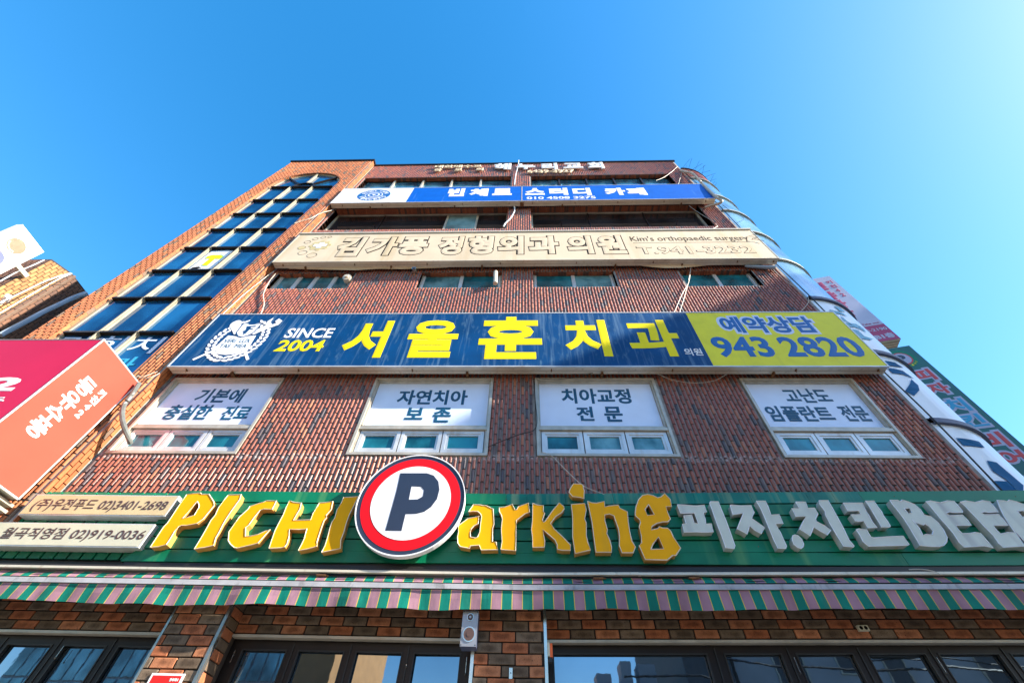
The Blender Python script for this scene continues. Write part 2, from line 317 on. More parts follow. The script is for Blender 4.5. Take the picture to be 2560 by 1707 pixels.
# ------------------------------------------------------------------ outlines of letters, text boxes and cable runs, in metres on the facade
LET = {'P1':[[[(-4.281,3.771),(-4.289,3.961),(-4.289,4.014),(-4.276,4.058),(-4.279,4.155),(-4.283,4.247),(-4.282,4.434),(-4.212,4.449),(-4.121,4.457),(-4.094,4.44),(-3.999,4.441),(-3.872,4.333),(-3.841,4.293),(-3.873,4.114),(-3.914,4.059),(-4.028,4.033),(-4.087,4.032),(-4.11,4.016),(-4.122,3.96),(-4.116,3.888),(-4.114,3.805),(-4.197,3.778)],[(-4.088,4.341),(-4.038,4.297),(-4.016,4.257),(-4.012,4.164),(-4.075,4.134),(-4.13,4.117)]]],'I1':[[[(-3.757,3.758),(-3.756,3.865),(-3.761,4.002),(-3.768,4.096),(-3.754,4.167),(-3.77,4.26),(-3.755,4.39),(-3.743,4.433),(-3.581,4.441),(-3.566,4.378),(-3.588,4.209),(-3.595,4.111),(-3.594,4.054),(-3.585,3.955),(-3.586,3.894),(-3.57,3.841),(-3.559,3.803),(-3.643,3.779),(-3.708,3.77)]]],'C1':[[[(-3.42,3.858),(-3.47,3.962),(-3.445,4.145),(-3.392,4.244),(-3.386,4.284),(-3.282,4.33),(-3.249,4.34),(-3.214,4.361),(-3.09,4.359),(-3.091,4.247),(-3.197,4.25),(-3.234,4.236),(-3.261,4.141),(-3.276,4.051),(-3.299,4.014),(-3.247,3.911),(-3.181,3.916),(-3.108,3.937),(-3.048,3.974),(-2.994,3.996),(-3.018,3.938),(-3.06,3.836),(-3.133,3.812),(-3.211,3.791),(-3.268,3.776),(-3.306,3.781),(-3.367,3.815)]]],'H1':[[[(-2.903,3.778),(-2.917,3.879),(-2.93,3.981),(-2.928,4.068),(-2.922,4.177),(-2.93,4.276),(-2.928,4.364),(-2.871,4.344),(-2.763,4.332),(-2.75,4.258),(-2.76,4.192),(-2.768,4.111),(-2.561,4.12),(-2.566,4.194),(-2.549,4.294),(-2.541,4.338),(-2.467,4.345),(-2.38,4.36),(-2.361,4.256),(-2.397,4.177),(-2.378,4.151),(-2.398,4.112),(-2.395,4.025),(-2.389,3.934),(-2.382,3.863),(-2.364,3.808),(-2.457,3.778),(-2.556,3.757),(-2.547,3.837),(-2.544,3.902),(-2.561,4.007),(-2.652,4.0),(-2.765,4.002),(-2.729,3.899),(-2.72,3.841),(-2.73,3.797),(-2.771,3.785),(-2.84,3.781)]]],'I2':[[[(-2.285,3.741),(-2.273,3.818),(-2.279,3.911),(-2.292,4.026),(-2.294,4.098),(-2.28,4.146),(-2.289,4.256),(-2.269,4.344),(-2.265,4.416),(-2.173,4.421),(-2.085,4.429),(-2.095,4.339),(-2.116,4.193),(-2.119,4.09),(-2.11,3.973),(-2.114,3.884),(-2.087,3.788),(-2.173,3.767)]]],'a1':[[[(-0.682,4.244),(-0.632,4.337),(-0.557,4.335),(-0.512,4.325),(-0.481,4.326),(-0.388,4.28),(-0.376,4.18),(-0.366,4.098),(-0.38,4.036),(-0.374,3.888),(-0.333,3.883),(-0.306,3.797),(-0.494,3.792),(-0.521,3.845),(-0.621,3.836),(-0.624,3.807),(-0.733,3.826),(-0.767,3.865),(-0.778,3.935),(-0.773,3.989),(-0.786,4.068),(-0.682,4.157),(-0.551,4.187),(-0.555,4.096),(-0.6,4.07),(-0.63,4.033),(-0.637,3.991),(-0.629,3.937),(-0.575,3.926),(-0.547,3.938),(-0.526,3.998),(-0.525,4.096),(-0.52,4.185),(-0.535,4.217),(-0.574,4.249),(-0.63,4.251)]]],'r1':[[[(-0.315,4.301),(-0.251,4.308),(-0.159,4.346),(-0.126,4.273),(-0.105,4.277),(-0.084,4.317),(0.04,4.365),(0.05,4.246),(-0.004,4.226),(-0.106,4.142),(-0.107,4.009),(-0.109,3.789),(-0.275,3.8),(-0.264,3.889),(-0.279,4.038),(-0.272,4.156),(-0.283,4.2),(-0.313,4.252)]]],'k1':[[[(0.09,4.362),(0.152,4.339),(0.219,4.333),(0.216,4.251),(0.232,4.238),(0.201,4.149),(0.215,4.124),(0.233,4.136),(0.334,4.278),(0.413,4.372),(0.466,4.326),(0.469,4.293),(0.436,4.247),(0.359,4.195),(0.295,4.112),(0.333,4.045),(0.421,3.957),(0.505,3.862),(0.5,3.801),(0.41,3.801),(0.354,3.812),(0.357,3.863),(0.337,3.914),(0.26,3.984),(0.203,4.034),(0.212,3.954),(0.221,3.896),(0.213,3.832),(0.082,3.828),(0.081,3.952),(0.07,4.03),(0.084,4.147)]]],'i1':[[[(0.544,4.514),(0.562,4.564),(0.61,4.636),(0.716,4.629),(0.729,4.605),(0.727,4.574),(0.737,4.535),(0.718,4.428),(0.676,4.446),(0.584,4.457)]],[[(0.557,4.352),(0.722,4.368),(0.731,4.281),(0.699,4.168),(0.713,4.12),(0.696,3.973),(0.703,3.896),(0.724,3.809),(0.549,3.767),(0.538,3.952),(0.56,4.194)]]],'n1':[[[(0.759,4.398),(0.811,4.377),(0.865,4.373),(0.963,4.397),(0.959,4.323),(1.009,4.338),(1.125,4.351),(1.135,4.311),(1.217,4.265),(1.202,4.139),(1.197,4.032),(1.2,3.915),(1.226,3.846),(1.189,3.785),(1.066,3.783),(1.049,3.863),(1.07,3.965),(1.074,4.057),(1.058,4.151),(1.048,4.214),(0.999,4.234),(0.944,4.223),(0.933,4.15),(0.946,4.042),(0.932,3.996),(0.955,3.918),(0.961,3.837),(0.953,3.787),(0.78,3.785),(0.778,3.961),(0.78,4.127),(0.77,4.26)]]],'g1':[[[(1.302,4.231),(1.328,4.324),(1.384,4.427),(1.443,4.481),(1.508,4.497),(1.573,4.482),(1.621,4.452),(1.665,4.464),(1.721,4.51),(1.768,4.431),(1.76,4.339),(1.692,4.335),(1.691,4.256),(1.703,4.18),(1.661,4.145),(1.603,4.144),(1.526,4.123),(1.466,4.088),(1.447,4.048),(1.524,4.062),(1.549,4.086),(1.584,4.07),(1.641,4.07),(1.665,4.038),(1.677,3.966),(1.723,3.844),(1.647,3.761),(1.614,3.763),(1.54,3.711),(1.305,3.714),(1.27,3.863),(1.306,3.898),(1.318,3.968),(1.316,4.08),(1.344,4.134),(1.342,4.168),(1.305,4.21)],[(1.491,4.362),(1.432,4.296),(1.445,4.222),(1.527,4.233)],[(1.391,3.824),(1.431,3.887),(1.509,3.964),(1.535,3.832)]]],'pi':[[[(1.834,4.363),(1.916,4.361),(2.021,4.349),(2.064,4.349),(2.153,4.363),(2.153,4.272),(2.111,4.265),(2.106,4.186),(2.094,4.124),(2.157,4.131),(2.146,4.031),(2.075,4.027),(2.012,4.026),(1.955,4.028),(1.813,4.023),(1.824,4.12),(1.867,4.127),(1.868,4.221),(1.967,4.235),(1.961,4.184),(1.963,4.134),(2.008,4.129),(2.004,4.257),(1.839,4.252)]],[[(2.225,4.387),(2.247,4.408),(2.336,4.409),(2.336,4.316),(2.339,4.164),(2.335,4.03),(2.328,3.874),(2.309,3.845),(2.219,3.85),(2.223,4.005),(2.221,4.113),(2.223,4.225),(2.226,4.295)]]],'ja':[[[(2.46,4.36),(2.475,4.367),(2.585,4.355),(2.709,4.363),(2.708,4.275),(2.646,4.198),(2.75,4.089),(2.675,4.016),(2.621,4.057),(2.585,4.108),(2.544,4.05),(2.515,4.009),(2.472,4.044),(2.427,4.067),(2.493,4.153),(2.577,4.261),(2.509,4.254),(2.447,4.24)]],[[(2.793,4.42),(2.906,4.422),(2.901,4.349),(2.89,4.245),(2.987,4.253),(2.981,4.14),(2.892,4.136),(2.898,4.037),(2.893,3.881),(2.871,3.853),(2.787,3.854),(2.785,3.954),(2.793,4.083),(2.801,4.219),(2.805,4.321)]]],'dot':[[[(3.005,3.98),(3.02,3.999),(3.049,4.008),(3.081,3.999),(3.098,3.962),(3.094,3.913),(3.072,3.877),(3.038,3.856),(3.007,3.864),(2.983,3.9),(2.987,3.942)]]],'chi':[[[(3.258,4.414),(3.377,4.416),(3.361,4.335),(3.442,4.339),(3.44,4.264),(3.379,4.202),(3.373,4.169),(3.441,4.118),(3.476,4.067),(3.405,4.01),(3.356,4.053),(3.305,4.103),(3.265,4.058),(3.209,3.998),(3.17,4.044),(3.13,4.072),(3.208,4.154),(3.285,4.231),(3.167,4.227),(3.171,4.329),(3.26,4.33)]],[[(3.545,4.435),(3.654,4.44),(3.642,4.246),(3.631,4.088),(3.613,3.957),(3.63,3.89),(3.614,3.878),(3.513,3.886),(3.51,4.005),(3.511,4.145),(3.52,4.251),(3.54,4.299),(3.526,4.389)]]],'kin':[[[(3.814,4.406),(4.041,4.409),(4.021,4.325),(4.016,4.257),(4.004,4.17),(4.017,4.106),(3.91,4.098),(3.913,4.182),(3.841,4.175),(3.821,4.181),(3.814,4.258),(3.932,4.262),(3.933,4.31),(3.806,4.302)]],[[(4.089,4.434),(4.194,4.439),(4.188,4.361),(4.192,4.299),(4.18,4.252),(4.181,4.179),(4.177,4.127),(4.162,4.114),(4.068,4.11),(4.079,4.211),(4.094,4.381)]],[[(3.764,4.077),(3.8,4.087),(3.882,4.079),(3.876,3.997),(3.904,3.985),(4.124,4.003),(4.239,4.01),(4.238,3.916),(4.217,3.907),(3.784,3.889),(3.757,3.94),(3.767,4.014)]]],'B1':[[[(4.386,4.448),(4.48,4.449),(4.497,4.433),(4.533,4.454),(4.579,4.438),(4.637,4.399),(4.658,4.329),(4.652,4.268),(4.715,4.246),(4.743,4.173),(4.738,4.086),(4.71,4.001),(4.669,3.953),(4.605,3.911),(4.542,3.897),(4.456,3.896),(4.345,3.905),(4.361,3.983),(4.378,4.11),(4.389,4.235),(4.385,4.342),(4.38,4.396)],[(4.478,4.343),(4.548,4.347),(4.529,4.286),(4.484,4.281)],[(4.472,4.21),(4.488,4.17),(4.556,4.141),(4.58,4.156),(4.607,4.127),(4.612,4.07),(4.567,4.027),(4.511,4.034),(4.463,4.023),(4.482,4.104)]]],'E1':[[[(4.796,4.433),(4.863,4.445),(4.959,4.423),(5.056,4.447),(5.132,4.444),(5.131,4.389),(5.132,4.319),(5.113,4.3),(4.998,4.299),(4.969,4.306),(4.922,4.29),(4.94,4.26),(5.092,4.27),(5.097,4.206),(5.087,4.144),(4.916,4.142),(4.901,4.088),(4.911,4.046),(5.005,4.05),(5.067,4.062),(5.115,4.055),(5.112,3.972),(5.113,3.888),(5.034,3.91),(4.806,3.894),(4.797,3.948),(4.813,4.045),(4.81,4.144),(4.803,4.225),(4.804,4.3),(4.804,4.385)]]],'E2':[[[(5.194,4.433),(5.271,4.45),(5.369,4.431),(5.475,4.456),(5.543,4.445),(5.536,4.378),(5.529,4.312),(5.403,4.303),(5.368,4.311),(5.33,4.299),(5.346,4.276),(5.509,4.282),(5.502,4.218),(5.496,4.149),(5.333,4.147),(5.32,4.093),(5.328,4.048),(5.43,4.066),(5.514,4.064),(5.509,3.977),(5.511,3.893),(5.425,3.912),(5.223,3.896),(5.215,3.94),(5.232,4.029),(5.221,4.135),(5.219,4.223),(5.212,4.297),(5.211,4.374)]]],'R1':[[[(5.643,4.462),(5.721,4.455),(5.75,4.447),(5.789,4.467),(5.85,4.448),(5.903,4.413),(5.923,4.344),(5.887,4.275),(5.805,4.229),(5.792,4.128),(5.78,4.015),(5.742,3.906),(5.634,3.902),(5.66,4.014),(5.664,4.09),(5.606,4.041),(5.546,3.904),(5.468,3.903),(5.493,4.025),(5.514,4.138),(5.548,4.264),(5.599,4.379)],[(5.752,4.323),(5.822,4.331),(5.825,4.282),(5.743,4.244)]]]}
BIGP = [[(-1.607,4.717),(-1.263,4.72),(-1.171,4.687),(-1.096,4.601),(-1.065,4.488),(-1.074,4.361),(-1.129,4.256),(-1.199,4.195),(-1.289,4.169),(-1.416,4.164),(-1.417,3.961),(-1.603,3.962),(-1.598,4.251),(-1.597,4.483)],[(-1.423,4.531),(-1.303,4.527),(-1.255,4.477),(-1.253,4.395),(-1.311,4.354),(-1.417,4.349)]]
TX = {
  'navy': [('서', (-3.364, -2.561, 7.136, 8.25)), ('울', (-2.193, -1.25, 7.135, 8.26)), ('훈', (-0.854, 0.312, 7.096, 8.37)), ('치', (0.729, 1.541, 7.163, 8.253)), ('과', (1.886, 2.815, 7.162, 8.247))],
  'navy_s': [('의원', (2.795, 3.101, 7.184, 7.381))],
  'since': [('SINCE', (-4.58, -3.665, 7.704, 8.014)), ('2004', (-4.576, -3.696, 7.308, 7.644))],
  'emb': [('', (-5.941, -4.852, 7.015, 8.37))],
  'yb': [('', (3.193, 8.494, 3.193, 6.925))],
  'tel': [('예약상담', (3.714, 5.445, 7.826, 8.34)), ('943', (3.342, 4.356, 7.137, 7.715)), ('2820', (4.531, 5.891, 7.145, 7.709))],
  'p1': [('기본에', (-5.631, -4.807, 6.339, 6.67)), ('충실한', (-5.929, -5.162, 5.965, 6.293)), ('진료', (-4.961, -4.501, 5.969, 6.272))],
  'p2': [('자연치아', (-2.149, -0.965, 6.31, 6.646)), ('보', (-1.933, -1.64, 5.986, 6.245)), ('존', (-1.482, -1.191, 5.932, 6.249))],
  'p3': [('치아교정', (0.605, 1.756, 6.343, 6.687)), ('전', (0.821, 1.092, 5.977, 6.278)), ('문', (1.259, 1.55, 5.961, 6.279))],
  'p4': [('고난도', (4.266, 5.002, 6.374, 6.695)), ('임플란트', (3.816, 4.824, 5.983, 6.305)), ('전문', (4.963, 5.377, 5.991, 6.32))],
  'pan': [('W2', (-2.525, 6.779, -0.63, 6.766, -2.522, 5.828, -0.621, 5.819)), ('W3', (0.244, 6.802, 2.11, 6.805, 0.244, 5.852, 2.095, 5.852)), ('W4', (3.748, 6.816, 5.48, 6.819, 3.715, 5.878, 5.461, 5.905)), ('W1', (-6.141, 6.8, -4.318, 6.78, -6.122, 5.879, -4.345, 5.844)), ('W2sash', (-2.566, 5.717, -1.951, 5.714, -2.556, 5.361, -1.923, 5.355, -1.906, 5.715, -1.279, 5.712, -1.249, 5.712, -0.618, 5.71, -1.269, 5.342)), ('W2pane', (-2.478, 5.628, -2.014, 5.631, -2.49, 5.459, -2.02, 5.456)), ('W2rail', (-2.586, 5.779, -2.572, 5.735, -2.049, 5.298, -2.037, 5.253))],
  'cream': [('김', (-4.905, -4.232, 11.027, 12.168)), ('가', (-4.103, -3.329, 11.066, 12.15)), ('풍', (-3.286, -2.52, 11.081, 12.166)), ('정', (-2.251, -1.603, 11.061, 12.153)), ('형', (-1.489, -0.804, 11.075, 12.153)), ('외', (-0.7, -0.026, 11.067, 12.151)), ('과', (0.096, 0.875, 11.072, 12.133)), ('의', (1.081, 1.735, 11.054, 12.111)), ('원', (1.85, 2.55, 11.039, 12.111))],
  'cream_s': [("Kim's orthopaedic surgery", (2.76, 5.789, 11.673, 12.045)), ('T.941-3232', (2.812, 5.641, 11.022, 11.426))],
  'creamline': [('', (2.79, 11.684, 5.732, 11.621))],
  'creamemb': [('', (-5.694, -5.057, 11.324, 12.03)), ('dots', [(-5.838, 11.542), (-5.694, 11.258), (-5.392, 11.11), (-5.826, 11.885), (-5.686, 12.08), (-5.505, 12.173), (-5.329, 12.195)])],
  'blue': [('빈', (-2.579, -2.011, 15.261, 16.041)), ('체', (-1.854, -1.221, 15.26, 15.99)), ('로', (-1.078, -0.427, 15.32, 15.984)), ('스', (0.017, 0.661, 15.296, 15.959)), ('터', (0.814, 1.43, 15.262, 15.948)), ('디', (1.589, 2.191, 15.212, 15.915)), ('카', (2.631, 3.31, 15.194, 15.877)), ('페', (3.357, 3.985, 15.167, 15.855))],
  'blue_s': [('010 4508 3275', (0.055, 2.276, 14.895, 15.133))],
  'bluex': [('', (-3.821, 16.189, -3.82, 14.856)), ('logo', (-5.605, -4.507, 14.961, 16.052)), ('seam', (-0.091, 15.546))],
  'roof': [('해', (-1.235, -0.545, 18.733, 19.539)), ('누', (-0.338, 0.422, 18.733, 19.455)), ('리', (0.668, 1.309, 18.641, 19.468)), ('교', (1.529, 2.315, 18.776, 19.441)), ('회', (2.519, 3.151, 18.66, 19.504))],
  'roof_s': [('대한예수교', (-3.671, -1.743, 19.089, 19.429)), ('장로회', (-3.653, -1.729, 18.619, 19.011)), ('6439-3927', (0.091, 1.918, 18.273, 18.639))],
  'box1': [('(주)우전푸드 02)3401-2698', (-6.149, -4.441, 4.192, 4.367))],
  'box2': [('월곡직영점 02)919-0036', (-6.147, -4.453, 3.83, 3.99))],
  'boxes': [('b1', (-6.229, 4.431, -6.242, 4.159, -4.38, 4.146, -4.374, 4.414)), ('b2', (-4.376, 3.774, -4.428, 4.049, -6.246, 4.055, -6.078, 3.776))],
  'tposter': [('', (-8.271, 11.651, -7.827, 11.626, -8.285, 10.663, -7.786, 10.641)), ('T', (-8.042, 11.418, -7.827, 11.398, -8.069, 10.894, -8.142, 11.183))],
  'pink': [('tl', (0.451, 13.824)), ('br', (-0.003, 10.512)), ('tr', (-0.002, 13.826)), ('band', (-0.002, 11.18)), ('ki', (0.241, 13.565), (0.096, 13.419)), ('chin', (0.253, 13.29), (0.088, 13.191)), ('4', (0.128, 13.071), (0.175, 12.923)), ('2', (0.193, 12.832), (0.169, 12.646)), ('dupR', (0.351, 13.226)), ('yaR', (0.342, 12.758)), ('ssaR', (0.316, 12.264)), ('bbR', (0.359, 11.68)), ('dupT', (0.434, 13.608)), ('yaT', (0.453, 13.029)), ('ssaT', (0.39, 12.522)), ('bbT', (0.384, 12.004)), ('take', (0.48, 11.241), (0.077, 11.258)), ('2190', (0.47, 10.99), (0.045, 11.012)), ('B1', (0.492, 10.72), (0.043, 10.684))],
  'green': [('tr', (0.006, 10.217)), ('c', (0.322, 9.858)), ('cR', (0.149, 9.626)), ('redR', (0.281, 9.625)), ('pi', (0.138, 8.965), (0.21, 9.374)), ('ja', (0.141, 8.537), (0.14, 8.933)), ('chi', (0.154, 7.997), (0.182, 8.424)), ('kin', (0.122, 7.584), (0.172, 7.972)), ('bi', (0.148, 7.043), (0.177, 7.466)), ('eo', (0.242, 6.759), (0.15, 7.02))],
}
TU = {
  'white_conduit': [(-0.249, -0.07, 20.009), (-0.273, -0.06, 19.172), (-0.352, -0.05, 17.941), (-0.37, -0.05, 16.903)],
  'white_conduit2': [(-0.344, -0.07, 14.853), (-0.321, -0.07, 14.394), (-0.426, -0.06, 13.847), (-0.576, -0.05, 13.469), (-0.622, -0.03, 13.273)],
  'roof_hose': [(5.998, -0.03, 18.409), (6.083, -0.1, 17.973), (6.186, -0.15, 17.613), (6.116, -0.2, 16.748), (6.009, -0.26, 15.84), (5.98, -0.28, 15.259), (5.974, -0.3, 14.712), (6.03, -0.3, 14.509), (6.019, -0.28, 14.4), (5.957, -0.22, 14.405), (5.791, -0.12, 14.518), (5.644, -0.04, 14.575)],
  'w1': [(4.717, -0.1, 17.045), (5.096, -0.08, 17.443), (5.567, -0.06, 18.134), (6.011, -0.04, 18.874)],
  'w2': [(5.399, -0.06, 16.638), (5.76, -0.05, 17.601), (6.058, -0.04, 18.372)],
  'w3': [(5.171, -0.07, 14.64), (5.241, -0.07, 14.223), (5.376, -0.06, 13.791), (5.491, -0.05, 13.466), (5.525, -0.05, 13.161), (5.413, -0.06, 13.006), (5.19, -0.1, 12.761)],
  'w4': [(6.264, -0.03, 14.778), (6.352, -0.03, 14.199), (6.387, -0.1, 13.517), (6.105, -0.03, 13.33)],
  'w5': [(5.518, -0.27, 11.718), (5.717, -0.27, 11.875), (6.024, -0.28, 12.01), (6.111, -0.28, 11.937), (5.821, -0.28, 11.758), (5.954, -0.28, 11.71), (6.067, -0.28, 11.617)],
  'w6': [(3.998, -0.05, 10.668), (3.869, -0.05, 10.336), (3.769, -0.05, 10.096)],
  'w7': [(3.954, -0.05, 10.552), (3.743, -0.05, 9.998), (3.447, -0.05, 9.491), (3.087, -0.05, 8.802)],
  'w8': [(3.714, -0.05, 9.945), (3.469, -0.05, 9.393), (3.196, -0.05, 8.801)],
  'w9': [(5.879, -0.06, 10.68), (5.942, -0.04, 10.041), (6.091, -0.03, 9.351), (5.654, -0.05, 8.805)],
  'corner1': [(6.1, -0.03, 18.7), (6.12, -0.05, 15), (6.1, -0.03, 12), (6.13, -0.05, 9.4), (6.11, -0.04, 7.5), (6.14, -0.05, 6), (6.12, -0.04, 4.7)],
  'black1': [(-0.541, -0.04, 5.384), (-0.312, -0.05, 5.5), (-0.077, -0.05, 5.613), (0.164, -0.05, 5.743), (0.164, -0.04, 6.316), (0.146, -0.04, 6.783)],
  'white1': [(0.24, -0.05, 5.291), (0.377, -0.07, 5.21), (0.577, -0.1, 4.931), (0.761, -0.15, 4.689), (0.992, -0.2, 4.547)],
  'loop1': [(2.227, -0.1, 6.903), (2.482, -0.05, 6.786), (2.809, -0.04, 6.722), (3.165, -0.04, 6.764), (3.414, -0.1, 6.869)],
  'loop2': [(0.233, -0.05, 6.817), (0.539, -0.06, 6.782), (0.89, -0.08, 6.816), (1.209, -0.1, 6.924)],
  'hose_left': [(-6.356, -0.32, 6.407), (-6.302, -0.3, 6.158), (-6.291, -0.28, 5.968), (-6.18, -0.26, 5.765), (-6.044, -0.2, 5.585), (-5.923, -0.1, 5.444), (-5.918, -0.04, 5.412)],
  'wl1': [(-6.551, -0.3, 6.609), (-6.449, -0.28, 6.617), (-6.41, -0.26, 6.691), (-6.353, -0.24, 6.781)],
  'wl2': [(-6.547, -0.3, 6.603), (-6.42, -0.28, 6.577), (-6.325, -0.26, 6.625), (-6.286, -0.24, 6.74)],
  'wt': [(-6.067, -0.1, 10.442), (-6.11, -0.05, 10.205), (-6.052, -0.04, 9.885), (-5.971, -0.03, 9.581), (-5.755, -0.03, 9.185), (-5.621, -0.05, 8.786)],
  'wt2': [(-6.163, -0.1, 10.554), (-6.248, -0.08, 10.37), (-6.254, -0.1, 10.121), (-6.251, -0.18, 9.322), (-6.28, -0.18, 8.583)],
  'wtop': [(-6.148, -0.1, 14.562), (-6.319, -0.2, 14.054), (-6.464, -0.21, 13.629), (-6.68, -0.21, 13.402), (-6.8, -0.21, 13.253)],
  'nb_pipe': [(-11.415, 0.3, 8.527), (-11.441, 0.35, 9.082), (-11.5, 0.4, 9.516), (-11.496, 0.45, 9.96), (-11.502, 0.5, 10.356), (-11.443, 0.55, 10.651)],
  'nb_w1': [(-11.429, -0.25, 8.979), (-11.453, -0.2, 9.532), (-11.585, -0.1, 10.224), (-11.794, 0.1, 10.908)],
  'nb_w2': [(-11.01, -0.25, 8.57), (-11.388, -0.1, 9.587), (-11.609, 0.0, 10.398), (-11.846, 0.15, 10.977)],
  'nb_w3': [(-11.978, -0.3, 9.846), (-11.492, -0.2, 9.879), (-11.147, -0.1, 9.969), (-10.887, 0.0, 10.145)],
  'nb_w4': [(-11.243, -0.3, 8.837), (-11.199, -0.25, 9.026), (-11.164, -0.2, 9.236), (-11.221, -0.1, 9.515)],
  'nb_w5': [(-11.98, -0.4, 9.637), (-12.006, -0.4, 10.054), (-11.932, -0.4, 10.395), (-12.16, -0.3, 10.866)],
  'valance_wire': [(4.059, -0.28, 3.655), (4.186, -0.3, 3.649), (4.282, -0.31, 3.624), (4.314, -0.31, 3.595)],
}
CY = [[(-79.7, 7.374), (-71.4, 7.388), (-67.3, 7.289), (-75.7, 7.246), (-81.4, 7.236)], [(-83.2, 7.165), (-72.4, 7.159), (-69.0, 6.984), (-75.5, 7.034), (-83.3, 7.028)], [(-72.9, 6.959), (-72.2, 6.799), (-75.7, 6.658), (-84.0, 6.489), (-86.8, 6.592), (-77.6, 6.806), (-73.1, 6.933)], [(-84.6, 5.639), (-70.4, 5.642), (-71.2, 5.524), (-84.5, 5.504)], [(-79.8, 5.263), (-74.3, 5.257), (-71.9, 4.914), (-76.5, 4.805), (-80.0, 4.806), (-79.8, 4.95), (-82.5, 5.09)], [(-87.9, 4.925), (-80.4, 4.933), (-80.0, 4.806), (-88.4, 4.782)], [(-82.2, 8.985), (-78.8, 8.966), (-71.9, 8.953), (-69.9, 8.837), (-76.0, 8.867), (-83.0, 8.857)], [(-73.7, 9.185), (-67.1, 9.233), (-65.6, 9.066), (-72.6, 9.007)], [(-77.3, 8.815), (-76.4, 8.585), (-71.4, 8.504), (-71.0, 8.34), (-74.7, 8.467), (-79.1, 8.621)], [(-81.0, 8.503), (-68.8, 8.594), (-64.3, 8.508), (-67.0, 8.338), (-70.8, 8.436), (-80.8, 8.381)], [(-79.9, 8.313), (-75.0, 8.316), (-74.7, 8.12), (-67.7, 8.112), (-72.6, 8.026), (-79.6, 8.011), (-81.0, 8.125)]]

# ------------------------------------------------------------------ ground
struct(MB().quad((-60, -60, 0), (60, -60, 0), (60, 40, 0), (-60, 40, 0)).obj('ground', M_asph, warped=False))
struct(MB().box(-40, 40, -3.2, .3, .004, .14).obj('pavement', M_pave, warped=False))

# ------------------------------------------------------------------ the office building
bld = thing('office_building', 'five-storey red brick commercial building with arched stair tower and curved glass corner', 'building', (0, 2, 0))
OP2 = [(-6.22, -4.235), (-2.61, -.54), (.165, 2.205), (3.645, 5.535)]
OP3 = [(-6.12, -4.2), (-2.53, -.56), (.2, 2.14), (3.72, 5.43)]
OP4 = [(-6.2, -.535), (.2, 5.52)]
OP5 = [(-6.19, -.52), (.24, 5.46)]
ZR = {2: (5.27, 6.875), 3: (9.93, 10.66), 4: (13.26, 14.93), 5: (16.6, 18.16)}
DEP = {2: .09, 3: .13, 4: .25, 5: .2}
OPEN = [(a, b) + ZR[k] + (DEP[k],) for k, L in ((2, OP2), (3, OP3), (4, OP4), (5, OP5)) for a, b in L]
def wall_with_holes(mb, x0, x1, z0, z1, y, holes, depth_mi=0):
    xs = sorted({x0, x1} | {h[0] for h in holes} | {h[1] for h in holes}); zs = sorted({z0, z1} | {h[2] for h in holes} | {h[3] for h in holes})
    for i in range(len(xs)-1):
        for j in range(len(zs)-1):
            mx, mz = (xs[i]+xs[i+1])/2, (zs[j]+zs[j+1])/2
            if any(h[0] < mx < h[1] and h[2] < mz < h[3] for h in holes): continue
            mb.quad((xs[i], y, zs[j]), (xs[i+1], y, zs[j]), (xs[i+1], y, zs[j+1]), (xs[i], y, zs[j+1]))
    for h in holes:
        a, b, c, d, dp = h; y1 = y+dp+.05
        mb.quad((a, y, c), (a, y, d), (a, y1, d), (a, y1, c), depth_mi); mb.quad((b, y, c), (b, y1, c), (b, y1, d), (b, y, d), depth_mi)
        mb.quad((a, y, d), (b, y, d), (b, y1, d), (a, y1, d), depth_mi); mb.quad((a, y, c), (a, y1, c), (b, y1, c), (b, y, c), depth_mi)
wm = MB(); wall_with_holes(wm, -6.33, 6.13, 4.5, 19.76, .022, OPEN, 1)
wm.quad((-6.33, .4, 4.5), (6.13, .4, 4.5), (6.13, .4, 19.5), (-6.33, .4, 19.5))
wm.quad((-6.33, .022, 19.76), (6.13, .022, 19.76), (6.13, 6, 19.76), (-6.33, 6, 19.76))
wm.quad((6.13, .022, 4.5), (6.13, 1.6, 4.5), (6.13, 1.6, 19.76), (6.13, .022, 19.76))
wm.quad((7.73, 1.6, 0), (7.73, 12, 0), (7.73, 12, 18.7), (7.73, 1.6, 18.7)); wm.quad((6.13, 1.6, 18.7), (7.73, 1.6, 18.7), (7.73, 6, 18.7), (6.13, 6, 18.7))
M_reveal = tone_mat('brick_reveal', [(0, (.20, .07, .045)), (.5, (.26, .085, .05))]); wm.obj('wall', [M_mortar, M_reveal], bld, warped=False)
cp_ = MB(); cp_.box(-6.29, 6.16, -.035, .3, 19.76, 19.86); cp_.box(-9.84, -6.27, -.24, .3, 19.80, 19.90); cp_.obj('coping', M_dark, bld, warped=False)

